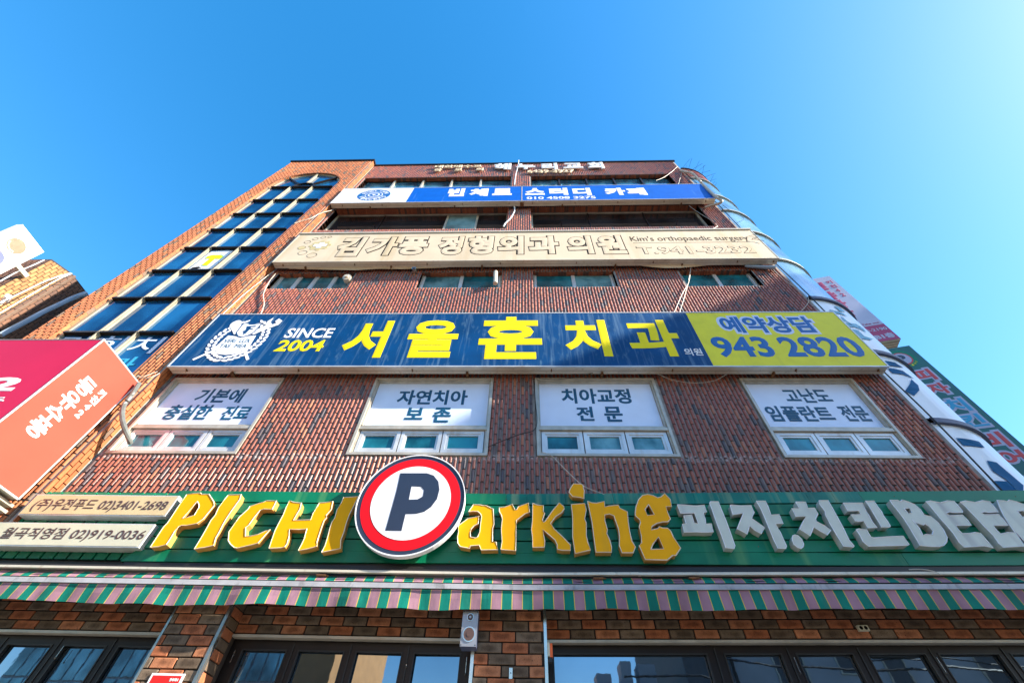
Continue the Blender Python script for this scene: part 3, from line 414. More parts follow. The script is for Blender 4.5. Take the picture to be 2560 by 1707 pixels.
PT, HT = .0683, .205      # tile pitch and course height
def tile_geo(mb, fx, x, z0, z1, hw=.0230, pr=.025, tone=.5, n=5):
    prof = [(x + hw*math.cos(math.pi - math.pi*k/n), pr*math.sin(math.pi*k/n)) for k in range(n+1)]
    vs = [fx(px, py, z0) for px, py in prof] + [fx(px, py, z1) for px, py in prof]; m = n+1
    mb.add(vs, [(k, k+1, m+k+1, m+k) for k in range(n)] + [tuple(range(n, -1, -1)), tuple(range(m, 2*m))], 0, tone)
    if n > 4: mb.add([fx(x-hw, .011, z0-.022), fx(x+hw, .011, z0-.022), fx(x+hw, .011, z0), fx(x-hw, .011, z0)], [(0, 1, 2, 3)], 1, tone)   # dark strip under each tile: recess shadow painted into the joint
def tile_cols(x0, x1, z0, z1, blocked, phase=0):
    """yield (x, za, zb, tone); blocked(x) -> list of (lo, hi) z intervals"""
    n = int((x1-x0)/PT)
    for c in range(n):
        x = x0 + PT*(c+.5); off = (HT/2 if c % 2 else 0) + phase + random.uniform(-.004, .004)
        bl = sorted(blocked(x)); z = z0; segs = []
        for lo, hi in bl:
            if lo > z: segs.append((z, lo))
            z = max(z, hi)
        if z < z1: segs.append((z, z1))
        for a, b in segs:
            k = math.floor((a-off)/HT)
            while off + k*HT < b:
                s, e = max(a, off+k*HT), min(b, off+(k+1)*HT) - .022
                if e-s > .03: yield x, s, e, random.random()
                k += 1
def face_front(yb): return lambda px, py, z: (px, yb-py, z)
def blk(x): return [(h[2], h[3]) for h in OPEN if h[0]-.012 < x < h[1]+.012]
tiles = list(tile_cols(-6.29, 6.13, 4.55, 19.76, blk, .03))
def proj_area(t):
    d = (Vector((t[0], 0, (t[1]+t[2])/2)) - co.location).dot(F); return (t[2]-t[1])/d**3 if (t[1]+t[2])/2 > 4.74 else 0
tiles.sort(key=proj_area, reverse=True)
TM = {}
def tile_mesh(h, tone):
    k = (round(h, 2), int(tone*18))
    if k not in TM:
        mb = MB(); tile_geo(mb, lambda px, py, z: (px, -py, z), 0, 0, h, tone=(k[1]+.5)/18, n=7); TM[k] = mb.mesh('facade_tile', [M_tile, M_mortd_shade], warped=False)
    return TM[k]
INV = Matrix.Translation(-PLOC[bld.name])
def place(name, me, loc, parent, inv=INV):
    o = bpy.data.objects.new(name, me); o.location = loc; C.objects.link(o); o.parent = parent; o.matrix_parent_inverse = inv; return o
TILE_HEAD, TILE_REST = tiles[:298], tiles[298:]
mb = MB()
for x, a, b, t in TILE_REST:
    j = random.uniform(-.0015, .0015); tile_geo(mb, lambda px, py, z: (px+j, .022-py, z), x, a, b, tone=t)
stuff(mb.obj('tile_cladding', [M_tile, M_mortd_shade], bld, warped=False))

# soffit bricks over the window openings and the edge tiles of the jambs
mb = MB()
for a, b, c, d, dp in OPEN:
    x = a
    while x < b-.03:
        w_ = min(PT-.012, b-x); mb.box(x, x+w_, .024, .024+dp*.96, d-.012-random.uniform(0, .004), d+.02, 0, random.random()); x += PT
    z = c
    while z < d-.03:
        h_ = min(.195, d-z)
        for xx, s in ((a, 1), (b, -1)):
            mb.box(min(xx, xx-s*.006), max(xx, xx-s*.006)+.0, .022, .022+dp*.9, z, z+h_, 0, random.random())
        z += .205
stuff(mb.obj('soffit_course', M_soff, bld, warped=False))

# ---- stair tower
TX0, TX1, TY, AC, AZ, AR = -9.8, -6.33, -.2, -8.05, 17.0, 1.22
GY = -.10
def in_arch(x, z, r=AR): return abs(x-AC) < r and (z < AZ or (x-AC)**2+(z-AZ)**2 < r*r)
def tblk(x):
    if abs(x-AC) >= AR+.01: return []
    return [(5.6, AZ + math.sqrt(max(0, (AR+.01)**2-(x-AC)**2)))]
mb = MB()
N_ = 20; arc = [(AC+AR*math.cos(math.pi*i/N_), AZ+AR*math.sin(math.pi*i/N_)) for i in range(N_+1)]
outer = [(TX0, 3.4), (TX1, 3.4), (TX1, 19.8), (TX0, 19.8)]; hole = [(AC+AR, 5.6)] + arc + [(AC-AR, 5.6)]
mb.prism([outer, hole], TY+.022, GY+.1)
mb.quad((TX0, TY+.022, 3.4), (TX0, 5, 3.4), (TX0, 5, 19.8), (TX0, TY+.022, 19.8)); mb.quad((TX1, TY+.03, 3.4), (TX1, .3, 3.4), (TX1, .3, 19.8), (TX1, TY+.03, 19.8)); mb.quad((TX0, 0, 19.8), (TX1, 0, 19.8), (TX1, 5, 19.8), (TX0, 5, 19.8))
mb.obj('tower_wall', M_mortar, bld, warped=False)
mb = MB()
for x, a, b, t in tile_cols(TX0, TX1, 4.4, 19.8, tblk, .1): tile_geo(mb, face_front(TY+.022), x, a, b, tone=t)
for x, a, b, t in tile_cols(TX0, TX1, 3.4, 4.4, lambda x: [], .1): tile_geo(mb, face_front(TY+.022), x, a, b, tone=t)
# right return of the tower, laid flush: two stretcher widths deep
for k in range(80):
    z = 3.5+k*HT
    if z > 19.7: break
    for c_ in range(3):
        ya = TY+.006+c_*.066; zo = z+(HT/2 if c_ % 2 else 0)
        mb.box(TX1-.002, TX1+.012, ya, ya+.054, zo, zo+HT-.014, 0, random.random())
# window jambs and the arch ring
k = 0
z = 5.6
while z < AZ:
    for xx in (AC-AR, AC+AR): mb.box(xx-.006, xx+.006, TY+.008, TY+.10, z, z+.196, 0, random.random())
    z += HT
for i in range(56):
    a0, a1 = math.pi*i/56+.006, math.pi*(i+1)/56-.006
    for rr, y0, y1 in ((AR, TY-.004, TY+.10),):
        p = [(AC+(rr+q)*math.cos(a), AZ+(rr+q)*math.sin(a)) for a, q in ((a0, -.008), (a1, -.008), (a1, .05), (a0, .05))]
        mb.prism([p], y0, y1); mb.t[-7:] = [random.random()]*7
stuff(mb.obj('tower_tile_cladding', [M_tile2, M_mortd_shade], bld, warped=False))
# tower window
tw = MB()
fo = [(AC+(AR-.0)*math.cos(math.pi*i/N_), AZ+(AR)*math.sin(math.pi*i/N_)) for i in range(N_+1)]; fi = [(AC+(AR-.085)*math.cos(math.pi*i/N_), AZ+(AR-.085)*math.sin(math.pi*i/N_)) for i in range(N_+1)]
tw.prism([[(AC+AR, 5.6)]+fo+[(AC-AR, 5.6)], [(AC+AR-.085, 5.7)]+fi+[(AC-AR+.085, 5.7)]], GY-.035, GY+.02)
two = tw.obj('tower_window', M_mull, bld, warped=False)
MX = (-9.27+.085, -8.46, -7.655, -6.83-.085)
ROWS = [5.7, 6.75, 8.01, 9.27, 10.53, 11.78, 12.99, 14.18, 15.40, 16.72]
for x in MX[1:3]:
    q = MB(); q.box(x-.030, x-.004, GY-.075, GY, 5.7, 16.72); q.box(x-.001, x+.022, GY-.045, GY, 5.7, 16.72); q.obj('mullion', M_mull, two, warped=False)
for z in ROWS[1:]:
    for i in range(3):
        q = MB(); q.box(MX[i]+(.024 if i else 0), MX[i+1]-.032, GY-.085, GY-.035, z-.018, z+.026); q.box(MX[i]+(.024 if i else 0), MX[i+1]-.032, GY-.035, GY, z-.03, z+.034); q.obj('transom', M_dark, two, warped=False)
for j in range(len(ROWS)-1):
    for i in range(3):
        q = MB(); e = random.uniform(-.006, .006); q.quad((MX[i], GY-.004+e, ROWS[j]), (MX[i+1], GY-.004-e, ROWS[j]), (MX[i+1], GY-.004-e*.4, ROWS[j+1]), (MX[i], GY-.004+e, ROWS[j+1])); q.obj('pane', M_gblue, two, warped=False)
ag = [(AC+(AR-.07)*math.cos(math.pi*i/N_), AZ+(AR-.07)*math.sin(math.pi*i/N_)) for i in range(N_+1)]
MB().prism([[(AC+AR-.07, 16.72)]+ag+[(AC-AR+.07, 16.72)]], GY-.006, GY-.004, back=False).obj('arch_pane', M_gblue, two, warped=False)
for dx, dz in ((0, 1.42), (-.92, .98), (.92, .98)):
    L = math.hypot(dx, dz); nx, nz = dz/L*.028, -dx/L*.028; q = MB(); s0 = .38/L
    q.prism([[(AC+dx*s0+nx, 16.76+dz*s0+nz), (AC+dx*1.0+nx, 16.76+dz+nz), (AC+dx-nx, 16.76+dz-nz), (AC+dx*s0-nx, 16.76+dz*s0-nz)]], GY-.075, GY-.008); q.obj('glazing_bar', M_mull if dx == 0 else M_dark, two, warped=False)
q = MB(); e1 = ellipse(AC, 16.76, .40, .40, 16, 0, 180); e2 = ellipse(AC, 16.76, .35, .35, 16, 180, 0); q.prism([e1+e2], GY-.07, GY-.008); q.obj('fan_ring', M_dark, two, warped=False)
# lettering and the sticker on the tower panes
for s, bx in (('치', (-7.58, -7.02, 7.42, 7.92)), ('과', (-7.62, -7.08, 6.85, 7.32)), ('히', (-8.38, -7.76, 7.5, 7.95)), ('리', (-9.1, -8.55, 7.55, 7.95))):
    text('pane_lettering', s, bx, GY-.012, M_tblue if s == '과' else M_lblue, two, .01, .002, warped=False)
ps = MB().prism([[(-8.38, 10.60), (-7.80, 10.60), (-7.80, 11.66), (-7.98, 11.70), (-8.38, 11.66)]], GY-.016, GY-.012).obj('pane_poster', M_wsign, two, warped=False)
Tp = [(-8.16, 10.86), (-8.02, 10.86), (-8.03, 11.22), (-7.90, 11.20), (-7.90, 11.34), (-8.0, 11.42), (-8.22, 11.42), (-8.29, 11.36), (-8.29, 11.22), (-8.17, 11.24)]
MB().prism([[(x+(x+8.09)*.13, z+(z-11.15)*.07) for x, z in Tp]], GY-.019, GY-.017).obj('pane_lettering', M_green_ink, two, warped=False)
MB().prism([Tp], GY-.022, GY-.020).obj('pane_lettering', M_yel2, two, warped=False)
MB().prism([[(-8.36, 10.62), (-8.22, 10.64), (-8.10, 10.74), (-8.2, 10.8), (-8.33, 10.76)]], GY-.019, GY-.017).obj('pane_lettering', M_ink, two, warped=False)

# ---- second-floor windows with printed films
def frame_rect(mb, x0, x1, z0, z1, w_, y0, y1, mi=0):
    mb.box(x0, x1, y0, y1, z0, z0+w_, mi); mb.box(x0, x1, y0, y1, z1-w_, z1, mi); mb.box(x0, x0+w_, y0, y1, z0+w_, z1-w_, mi); mb.box(x1-w_, x1, y0, y1, z0+w_, z1-w_, mi)
for (a, b), key in zip(OP2, ('p1', 'p2', 'p3', 'p4')):
    q = MB(); frame_rect(q, a+.004, b-.004, 5.262, 6.868, .042, -.012, .035); frame_rect(q, a+.03, b-.03, 5.29, 6.84, .04, .02, .085)
    q.box(a+.045, b-.045, -.002, .075, 5.742, 5.80); q.box(a+.045, b-.045, .02, .085, 5.80, 5.835)
    w2 = q.obj('window', M_alu, bld, warped=False)
    px0, px1 = a+.075, b-.075
    MB().quad((px0, .072, 5.83), (px1, .072, 5.83), (px1, .066, 6.81), (px0, .066, 6.81)).obj('printed_film', M_poster, w2, warped=False)
    for s, bx in TX[key]: text('film_lettering', s, bx, .0665, M_nink, w2, .032, .002, warped=False)
    sw = (px1-px0)/3
    for i in range(3):
        s0, s1 = px0+sw*i+.008, px0+sw*(i+1)-.008
        q = MB(); frame_rect(q, s0, s1, 5.335, 5.735, .052, .032, .075); frame_rect(q, s0+.05, s1-.05, 5.385, 5.685, .035, .045, .078); sa = q.obj('sash', M_aluw, w2, warped=False)
        MB().quad((s0+.08, .068, 5.415), (s1-.08, .068, 5.415), (s1-.08, .064, 5.655), (s0+.08, .064, 5.655)).obj('pane', random.choice((M_gteal, M_gteal2, M_gteal)), w2, warped=False)
    for i in range(3): MB().box(a+.35+i*(b-a-.7)/2-.012, a+.35+i*(b-a-.7)/2+.012, .0, .02, 6.83, 6.846).obj('screw', M_rust, w2, warped=False)
# ---- third-floor sliding windows
for k, (a, b) in enumerate(OP3):
    q = MB(); frame_rect(q, a+.005, b-.005, 9.90, 11.3, .035, .10, .16); w3 = q.obj('window', M_alu, bld, warped=False)
    parts = (a+.04, a+.52, (a+b)/2-.02, b-.5, b-.04) if k == 0 else (a+.04, (a+b)/2, b-.04)
    for i in range(len(parts)-1):
        q = MB(); frame_rect(q, parts[i], parts[i+1], 9.93, 11.2, .042 if k else .05, .115, .15); q.obj('sash', M_aluw, w3, warped=False)
        MB().quad((parts[i]+.04, .14, 9.96), (parts[i+1]-.04, .14, 9.96), (parts[i+1]-.04, .134, 11.2), (parts[i]+.04, .134, 11.2)).obj('pane', random.choice((M_gteal, M_gteal2)), w3, warped=False)
MB().box(-6.33, 6.13, .17, .2, 10.7, 11.4).obj('lintel_backing', M_mortd_shade, bld, warped=False)
# ---- fourth-floor ribbon windows
for k, (a, b) in enumerate(OP4):
    q = MB(); frame_rect(q, a+.005, b-.005, 13.24, 14.91, .05, .20, .27); w4 = q.obj('window', M_alu, bld, warped=False)
    ms = [a+.05, -4.6, -2.5, -1.53, b-.05] if k == 0 else [a+.05, 2.03, 3.8, b-.05]
    for i in range(len(ms)-1):
        MB().quad((ms[i], .245, 13.28), (ms[i+1], .245, 13.28), (ms[i+1], .238, 14.87), (ms[i], .238, 14.87)).obj('pane', M_gdark if not (k == 0 and i == 2) else M_gopp, w4, warped=False)
        if i: MB().box(ms[i]-(.012 if i == 1 or k else .03), ms[i]+(.012 if i == 1 or k else .03), .215, .243, 13.29, 14.86).obj('mullion', M_dark if (i == 1 or k) else M_alu, w4, warped=False)
# ---- fifth-floor ribbon windows
for k, (a, b) in enumerate(OP5):
    q = MB(); frame_rect(q, a+.005, b-.005, 16.6, 18.14, .04, .15, .2); w5 = q.obj('window', M_dark, bld, warped=False)
    n = 5; ms = [a+.04+(b-a-.08)*i/n for i in range(n+1)]
    for i in range(n):
        MB().quad((ms[i], .19, 16.64), (ms[i+1], .19, 16.64), (ms[i+1], .186, 18.1), (ms[i], .186, 18.1)).obj('pane', M_gsky, w5, warped=False)
        if i: MB().box(ms[i]-.03, ms[i]+.03, .10, .188, 16.64, 18.1).obj('mullion', M_alu if k == 0 else M_dark, w5, warped=False)
        MB().quad((ms[i]+.1, .182, 16.7), (ms[i+1]-.2, .182, 16.7), (ms[i+1]-.2, .18, 17.42), (ms[i]+.1, .18, 17.42)).obj('blind', M_lblue, w5, warped=False)

# ---- curved glass corner
CX, CYC, CR = 6.13, 1.6, 1.6
def cyp(ang, z, r=CR): return (CX+r*math.cos(R(ang)), CYC+r*math.sin(R(ang)), z)
def curved(mb, z0, z1, r0, a0=-90, a1=0, n=18, thick=None, bul=0):
    for i in range(n):
        p, q = a0+(a1-a0)*i/n, a0+(a1-a0)*(i+1)/n
        if thick is None: mb.quad(cyp(p, z0, r0), cyp(q, z0, r0), cyp(q, z1, r0), cyp(p, z1, r0))
        else:
            r1 = r0+thick
            mb.quad(cyp(p, z0, r1), cyp(q, z0, r1), cyp(q, z1, r1), cyp(p, z1, r1)); mb.quad(cyp(p, z0, r0), cyp(q, z0, r0), cyp(q, z0, r1), cyp(p, z0, r1)); mb.quad(cyp(p, z1, r0), cyp(q, z1, r0), cyp(q, z1, r1), cyp(p, z1, r1))
RZ = [4.4, 5.95, 7.59, 9.39, 11.2, 12.86, 14.44, 15.84, 17.61]
tur = MB(); curved(tur, 3.0, 18.72, CR-.1); to = tur.obj('corner_turret', M_mortd_shade, bld, warped=False, smooth=True)
for j in range(8):
    q = MB(); curved(q, RZ[j]+.06, RZ[j+1]-.03, CR-.02); q.obj('curved_film' if j < 3 else 'curved_pane', M_film if j < 3 else M_gcurv, to, warped=False, smooth=True)
for j, z in enumerate(RZ[1:]):
    q = MB(); h = .055 if j < 3 else .03; curved(q, z-h, z+h*.6, CR-.015, thick=.05 if j < 3 else .045); q.obj('ring', M_spkb if j < 3 else M_alu, to, warped=False)
for k, poly in enumerate(CY):
    q = MB(); fn = lambda u, v, d: cyp(u, v, CR-.02+d)
    # subdivide across the curve: fan triangulation of a refined outline
    fine = []
    for i in range(len(poly)):
        (a0, z0), (a1, z1) = poly[i], poly[(i+1) % len(poly)]
        n = max(1, int(abs(a1-a0)/2.5))
        fine += [(a0+(a1-a0)*t/n, z0+(z1-z0)*t/n) for t in range(n)]
    tri = tessellate_polygon([[Vector((a, b, 0)) for a, b in fine]]); q.add([fn(a, b, .012) for a, b in fine], tri)
    q.obj('film_lettering', M_fink if k < 6 else M_fink2, to, warped=False)
q = MB()
for i in range(36):
    a = -90+90*(i+.5)/36
    for k in range(7):
        z0 = 17.66+k*.205 - (.1 if i % 2 else 0); z1 = min(z0+.197, 18.76); z0 = max(z0, 17.64)
        if z1-z0 < .03: continue
        ex = Vector((-math.sin(R(a)), math.cos(R(a)), 0)); er = Vector((math.cos(R(a)), math.sin(R(a)), 0)); base = Vector(cyp(a, 0, CR-.02))
        tile_geo(q, lambda px, py, z: tuple(base+ex*px+er*py+Vector((0, 0, z))), 0, z0, z1, tone=random.random(), n=4)
curved(q, 17.62, 18.74, CR-.03); stuff(q.obj('turret_tile_band', M_tile, bld, warped=False))
q = MB(); curved(q, 18.75, 18.80, CR-.05, thick=.08); q.obj('turret_coping', M_dark, to, warped=False)
q = MB()
for i in range(16):
    a = -88+i*4.6; p = Vector(cyp(a, 18.8, CR)); q.tube([p, p+Vector((random.uniform(.05, .5), random.uniform(-.35, .1), random.uniform(.1, .45)))], .005, 3)
tag(q.obj('bird_spikes', M_ink, warped=False), 'thin dark bird spikes fanning out from the top of the curved corner', 'spikes')

# ------------------------------------------------------------------ street level of the building
GB = .1      # face of the bay brickwork; pillars stand at -.12
bk = MB()
def gq(*a): bk.quad(*a)
bk.box(-9.5, -3.675, GB+.012, .35, 3.06, 4.5); bk.box(-3.1, -.53, GB+.012, .35, 3.06, 4.5); bk.box(.2, 9.5, GB+.012, .35, 3.06, 4.5)
bk.box(-3.675, -3.10, -.118, .35, 0, 4.3); bk.box(-.50, .185, -.088, .35, 0, 4.3)
bk.box(-9.5, 9.5, .6, .7, 0, 3.1)
bk.obj('street_wall', M_mortd_shade, bld)
BM = {}
def brick_mesh(w_, h_, t, depth=.02, ax='x'):
    k = (round(w_, 2), round(h_, 3), t, ax)
    if k not in BM:
        b = bmesh.new()
        sx, sy_ = (w_, depth) if ax == 'x' else (depth, w_)
        bmesh.ops.create_cube(b, size=1, matrix=Matrix.Diagonal((sx, sy_, h_, 1)))
        bmesh.ops.bevel(b, geom=b.edges[:], offset=.004, segments=1, affect='EDGES')
        me = bpy.data.meshes.new('brick'); b.to_mesh(me); b.free(); me.materials.append(M_brick)
        a = me.attributes.new('tone', 'FLOAT', 'FACE'); a.data.foreach_set('value', [t]*len(me.polygons)); BM[k] = me
    return BM[k]
nb_ = 0
def lay(x0, x1, z0, z1, y, bw=.2565, bh=.0895, start=0, ph=0):
    global nb_
    r = 0; z = z1 if False else z0
    while z < z1-.02:
        off = x0 - (bw/2 if (r+ph) % 2 else 0) - start; c = 0; x = off
        while x < x1-.005:
            a, b = max(x, x0), min(x+bw-.013, x1)
            if b-a > .03:
                t = (.62, .1)[(c+r//2) % 2] + random.choice((0, 0, .22)); zz = (z+bh/2)
                p = warp(((a+b)/2, y, zz)); o = place('brick', brick_mesh(round(b-a, 2), round(bh-.012, 3), round(t, 2)), p, bld); nb_ += 1
                o.rotation_euler.y = -math.atan(.018) if p[0] > 0 else 0
                o.location.y += random.uniform(-.003, .003)
            x += bw; c += 1
        z += bh; r += 1
lay(-5.95, -3.69, 3.066, 3.43, GB, start=.1); lay(-3.08, -.54, 3.066, 3.43, GB, start=.02); lay(.215, 5.75, 3.066, 3.43, GB, start=.0)
lay(-3.668, -3.115, 2.42, 3.38, -.13, bw=.245, bh=.0935, start=.07); lay(-.498, .180, 2.42, 3.38, -.10, bw=.262, bh=.0935, start=.12)
r = 0; z = 2.42
while z < 3.38:                                  # return of the left pillar towards the door bay
    p = (-3.093, -.005, z+.045); place('brick', brick_mesh(.2, .082, (.62, .1)[r % 2], .02, 'y'), p, bld); z += .0935; r += 1; nb_ += 1
# steel corner strips and the drip rails over the windows
for x0, x1, y0, y1 in ((-3.692, -3.668, -.145, -.10), (-3.118, -3.085, -.15, -.10), (-.532, -.500, -.115, .05), (.182, .212, -.118, .1)):
    MB().box(x0, x1, y0, y1, .14, 3.4).obj('corner_strip', M_steel, bld)
for x0, x1 in ((-9.5, -3.70), (-3.08, -.535), (.215, 9.5)):
    q = MB(); q.box(x0, x1, GB-.022, GB+.05, 3.034, 3.058); q.box(x0, x1, GB+.05, .2, 3.04, 3.056); q.obj('drip_rail', M_alu, bld)
def shopfront(x0, x1, panes, top, name='shop_window', H=3.034):
    q = MB(); q.box(x0, x1, .175, .26, top+.002, H); q.box(x0, x1, .175, .26, .14, .8)
    ed = [x0] + [e for p in panes for e in p] + [x1]
    for i in range(0, len(ed), 2): q.box(ed[i], ed[i+1], .175, .26, .8, top+.002)
    o = q.obj(name, M_dark, bld)
    for i, (a, b) in enumerate(panes):
        e = random.uniform(-.004, .004)
        MB().quad((a-.01, .215+e, .8), (b+.01, .215-e, .8), (b+.01, .213-e, top+.01), (a-.01, .213+e, top+.01)).obj('pane', M_gmir, o)
        q = MB(); frame_rect(q, a-.002, b+.002, .8, top+.004, .012, .168, .2); q.obj('bead', M_black, o)
        if i: 
            g_ = MB(); xm = (panes[i-1][1]+a)/2; g_.box(xm-.006, xm+.006, .166, .18, .8, H-.02); g_.obj('gap_seal', M_black, o)
shopfront(-9.5, -3.69, [(-6.72, -6.2), (-6.10, -5.62), (-5.52, -5.02), (-4.897, -4.426), (-4.30, -3.78)], 2.955)
shopfront(-3.09, -.53, [(-2.962, -2.487), (-2.368, -1.88), (-1.759, -1.271), (-1.153, -.665)], 2.952, 'folding_door')
shopfront(.21, 9.5, [(.28, 1.849), (2.02, 2.60), (2.741, 3.316), (3.453, 4.038), (4.16, 4.763), (4.874, 5.5), (5.62, 6.2)], 2.965)
for (x, y, z, h) in ((-4.87, .15, 2.83, .11), (-3.0, .12, 2.83, .10), (-1.205, .16, 2.83, .02), (-.60, .155, 2.78, .14), (2.70, .155, 2.80, .13), (4.11, .155, 2.80, .13)):
    q = MB(); q.tube([(x, y, z+h), (x, y, z)], .003, 4); q.tube([(x, y, z+.006), (x, y-.006, z-.006)], .007, 6); q.obj('door_closer_rod', M_steel, bld)

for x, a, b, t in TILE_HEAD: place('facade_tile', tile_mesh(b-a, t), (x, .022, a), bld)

# ------------------------------------------------------------------ long cabinet signs
def cabinet(name, label, x0, x1, z0, z1, yf, yb, face_m, bolts, struts, tilt=0):
    t = thing(name, label, 'sign', ((x0+x1)/2, yb, z0))
    MB().box(x0, x1, yf+.006, yb, z0, z1).obj('cabinet', M_box, t, warped=False)
    q = MB(); frame_rect(q, x0-.008, x1+.008, z0-.01, z1+.01, .022, yf-.006, yf+.02); q.obj('edge_trim', M_box if face_m is M_cream else M_aluw, t, warped=False)
    q = MB(); q.box(x0+.01, x1-.01, (yf+yb)/2+.01, (yf+yb)/2+.014, z0-.004, z0); q.obj('seam', M_rust, t, warped=False)
    for bx in bolts:
        q = MB(); ym = (yf+yb)/2; q.box(bx-.009, bx+.009, ym-.03, ym+.02, z0-.016, z0-.001); q.box(bx-.004, bx+.004, ym-.006, ym+.006, z0-.045, z0-.014); q.obj('bolt', M_rust, t, warped=False)
    for bx in struts:
        q = MB(); q.box(bx-.018, bx+.018, (yf+yb)/2+.03, .03, z0-.035, z0-.006); q.box(bx-.018, bx-.012, (yf+yb)/2+.03, .03, z0-.05, z0-.035); q.obj('bracket', M_rust, t, warped=False)
    return t
YF, YB = -.245, -.07
# navy dental sign
t = cabinet('dental_clinic_sign', 'long navy and yellow sign cabinet with large yellow Korean letters above the second-floor windows', -6.255, 6.035, 6.905, 8.50, YF, YB, M_navy,
            [-5.95, -3.95, -1.95, .45, 2.5, 4.55, 5.9], [-5.15, -1.0, 1.32, 4.2])
MB().quad((-6.235, YF, 6.925), (3.17, YF, 6.925), (3.17, YF, 8.48), (-6.235, YF, 8.48)).obj('navy_face', M_navy, t, warped=False)
MB().quad((3.174, YF, 6.925), (6.015, YF, 6.925), (6.015, YF, 8.48), (3.174, YF, 8.48)).obj('yellow_face', M_yel, t, warped=False)
for s, bx in TX['navy']: text('letter', s, bx, YF-.002, M_yel2, t, .036, .004, warped=False)
for s, bx in TX['navy_s']: text('small_lettering', s, bx, YF-.002, M_white, t, .02, .003, warped=False)
text('small_lettering', 'SINCE', TX['since'][0][1], YF-.002, M_white, t, .025, .003, warped=False); text('small_lettering', '2004', TX['since'][1][1], YF-.002, M_yel2, t, .03, .003, warped=False)
text('telephone_halo', '예약상담', TX['tel'][0][1], YF-.001, M_lblue, t, .085, .002, grow=.05, warped=False)
text('telephone_lettering', '예약상담', TX['tel'][0][1], YF-.005, M_nink2, t, .035, .003, warped=False)
for s, bx in TX['tel'][1:]: text('telephone_number', s, bx, YF-.002, M_nink2, t, .03, .004, warped=False)
# university-style emblem: laurel wreath, open book, shield, pen and torch
ex, ez = -5.395, 7.66
def poly(name, pts, mt, parent, d=.006, base=YF): return MB().prism([pts], base-d, base-d+.003, back=False).obj(name, mt, parent, warped=False)
q = MB()
def leaf(cx, cz, ang, L, w_):
    pts = []
    for i in range(10):
        a = 2*math.pi*i/10; u, v = L*math.cos(a)/2, w_*math.sin(a)/2*(1-.25*math.cos(a))
        pts.append((cx+u*math.cos(ang)-v*math.sin(ang), cz+u*math.sin(ang)+v*math.cos(ang)))
    q.prism([pts], YF-.006, YF-.003, back=False)
for side in (-1, 1):
    for i in range(15):
        a = R(-82+i*11); cx, cz = ex+side*.44*math.cos(a), ez+.0+.56*math.sin(a)
        tg = math.atan2(.56*math.cos(a), -side*.44*math.sin(a))
        leaf(cx+side*.05*math.cos(a), cz+.05*math.sin(a), tg-side*.45, .13, .055); leaf(cx-side*.045*math.cos(a), cz-.045*math.sin(a), tg+side*.45, .12, .05)
stuff(q.obj('laurel_wreath', M_white, t, warped=False))
bookL = [(ex-.33, 7.34), (ex-.04, 7.28), (ex-.0, 7.27), (ex-.0, 7.74), (ex-.27, 7.78)]; bookR = [(ex+.33, 7.34), (ex+.27, 7.78), (ex+.012, 7.74), (ex+.012, 7.27), (ex+.04, 7.28)]
poly('book', [(ex-.35, 7.27), (ex, 7.21), (ex+.35, 7.27), (ex+.35, 7.31), (ex-.35, 7.31)], M_white, t, .005)
poly('book', bookL, M_white, t, .007); poly('book', bookR, M_white, t, .007)
for s, bx in (('VERI', (ex-.25, ex-.03, 7.56, 7.67)), ('TAS', (ex-.25, ex-.05, 7.41, 7.52)), ('LUX', (ex+.05, ex+.25, 7.56, 7.67)), ('MEA', (ex+.04, ex+.26, 7.41, 7.52))): text('emblem_lettering', s, bx, YF-.008, M_nink, t, .01, .002, warped=False)
def bar(a, b, w_, name, d=.005):
    L = math.hypot(b[0]-a[0], b[1]-a[1]); nx, nz = -(b[1]-a[1])/L*w_/2, (b[0]-a[0])/L*w_/2
    return poly(name, [(a[0]+nx, a[1]+nz), (a[0]-nx, a[1]-nz), (b[0]-nx, b[1]-nz), (b[0]+nx, b[1]+nz)], M_white, t, d)
bar((ex+.48, 7.08), (ex-.30, 8.12), .05, 'crossed_pen', .0045); bar((ex-.52, 7.08), (ex+.30, 8.02), .05, 'crossed_torch', .0048)
bar((ex-.34, 8.12), (ex-.12, 7.86), .15, 'crossed_pen', .0085); poly('crossed_pen', ellipse(ex-.33, 8.15, .10, .13, 14), M_white, t, .0088)
bar((ex+.16, 7.84), (ex+.34, 8.06), .12, 'crossed_torch', .0085); poly('crossed_torch', [(ex+.30, 8.08), (ex+.42, 8.02), (ex+.54, 8.12), (ex+.56, 8.26), (ex+.46, 8.33), (ex+.42, 8.24), (ex+.48, 8.19), (ex+.42, 8.13), (ex+.34, 8.22), (ex+.33, 8.36), (ex+.27, 8.25)], M_white, t, .0088)
poly('shield', [(ex-.19, 8.14), (ex-.17, 7.86), (ex-.08, 7.74), (ex+.02, 7.71), (ex+.12, 7.76), (ex+.19, 7.88), (ex+.20, 8.16), (ex+.0, 8.14)], M_navy, t, .0095)
poly('shield', [(ex-.17, 8.12), (ex-.15, 7.87), (ex-.07, 7.77), (ex+.02, 7.735), (ex+.10, 7.78), (ex+.165, 7.88), (ex+.18, 8.14), (ex+.0, 8.12)], M_white, t, .011)
poly('shield_mark', [(ex-.06, 8.07), (ex+.12, 8.09), (ex+.12, 8.05), (ex+.04, 8.04), (ex+.05, 8.0), (ex+.11, 7.99), (ex+.11, 7.96), (ex+.05, 7.96), (ex+.04, 7.84), (ex-.0, 7.80), (ex-.02, 7.87), (ex-.06, 7.90), (ex-.02, 7.95)], M_navy, t, .0125)

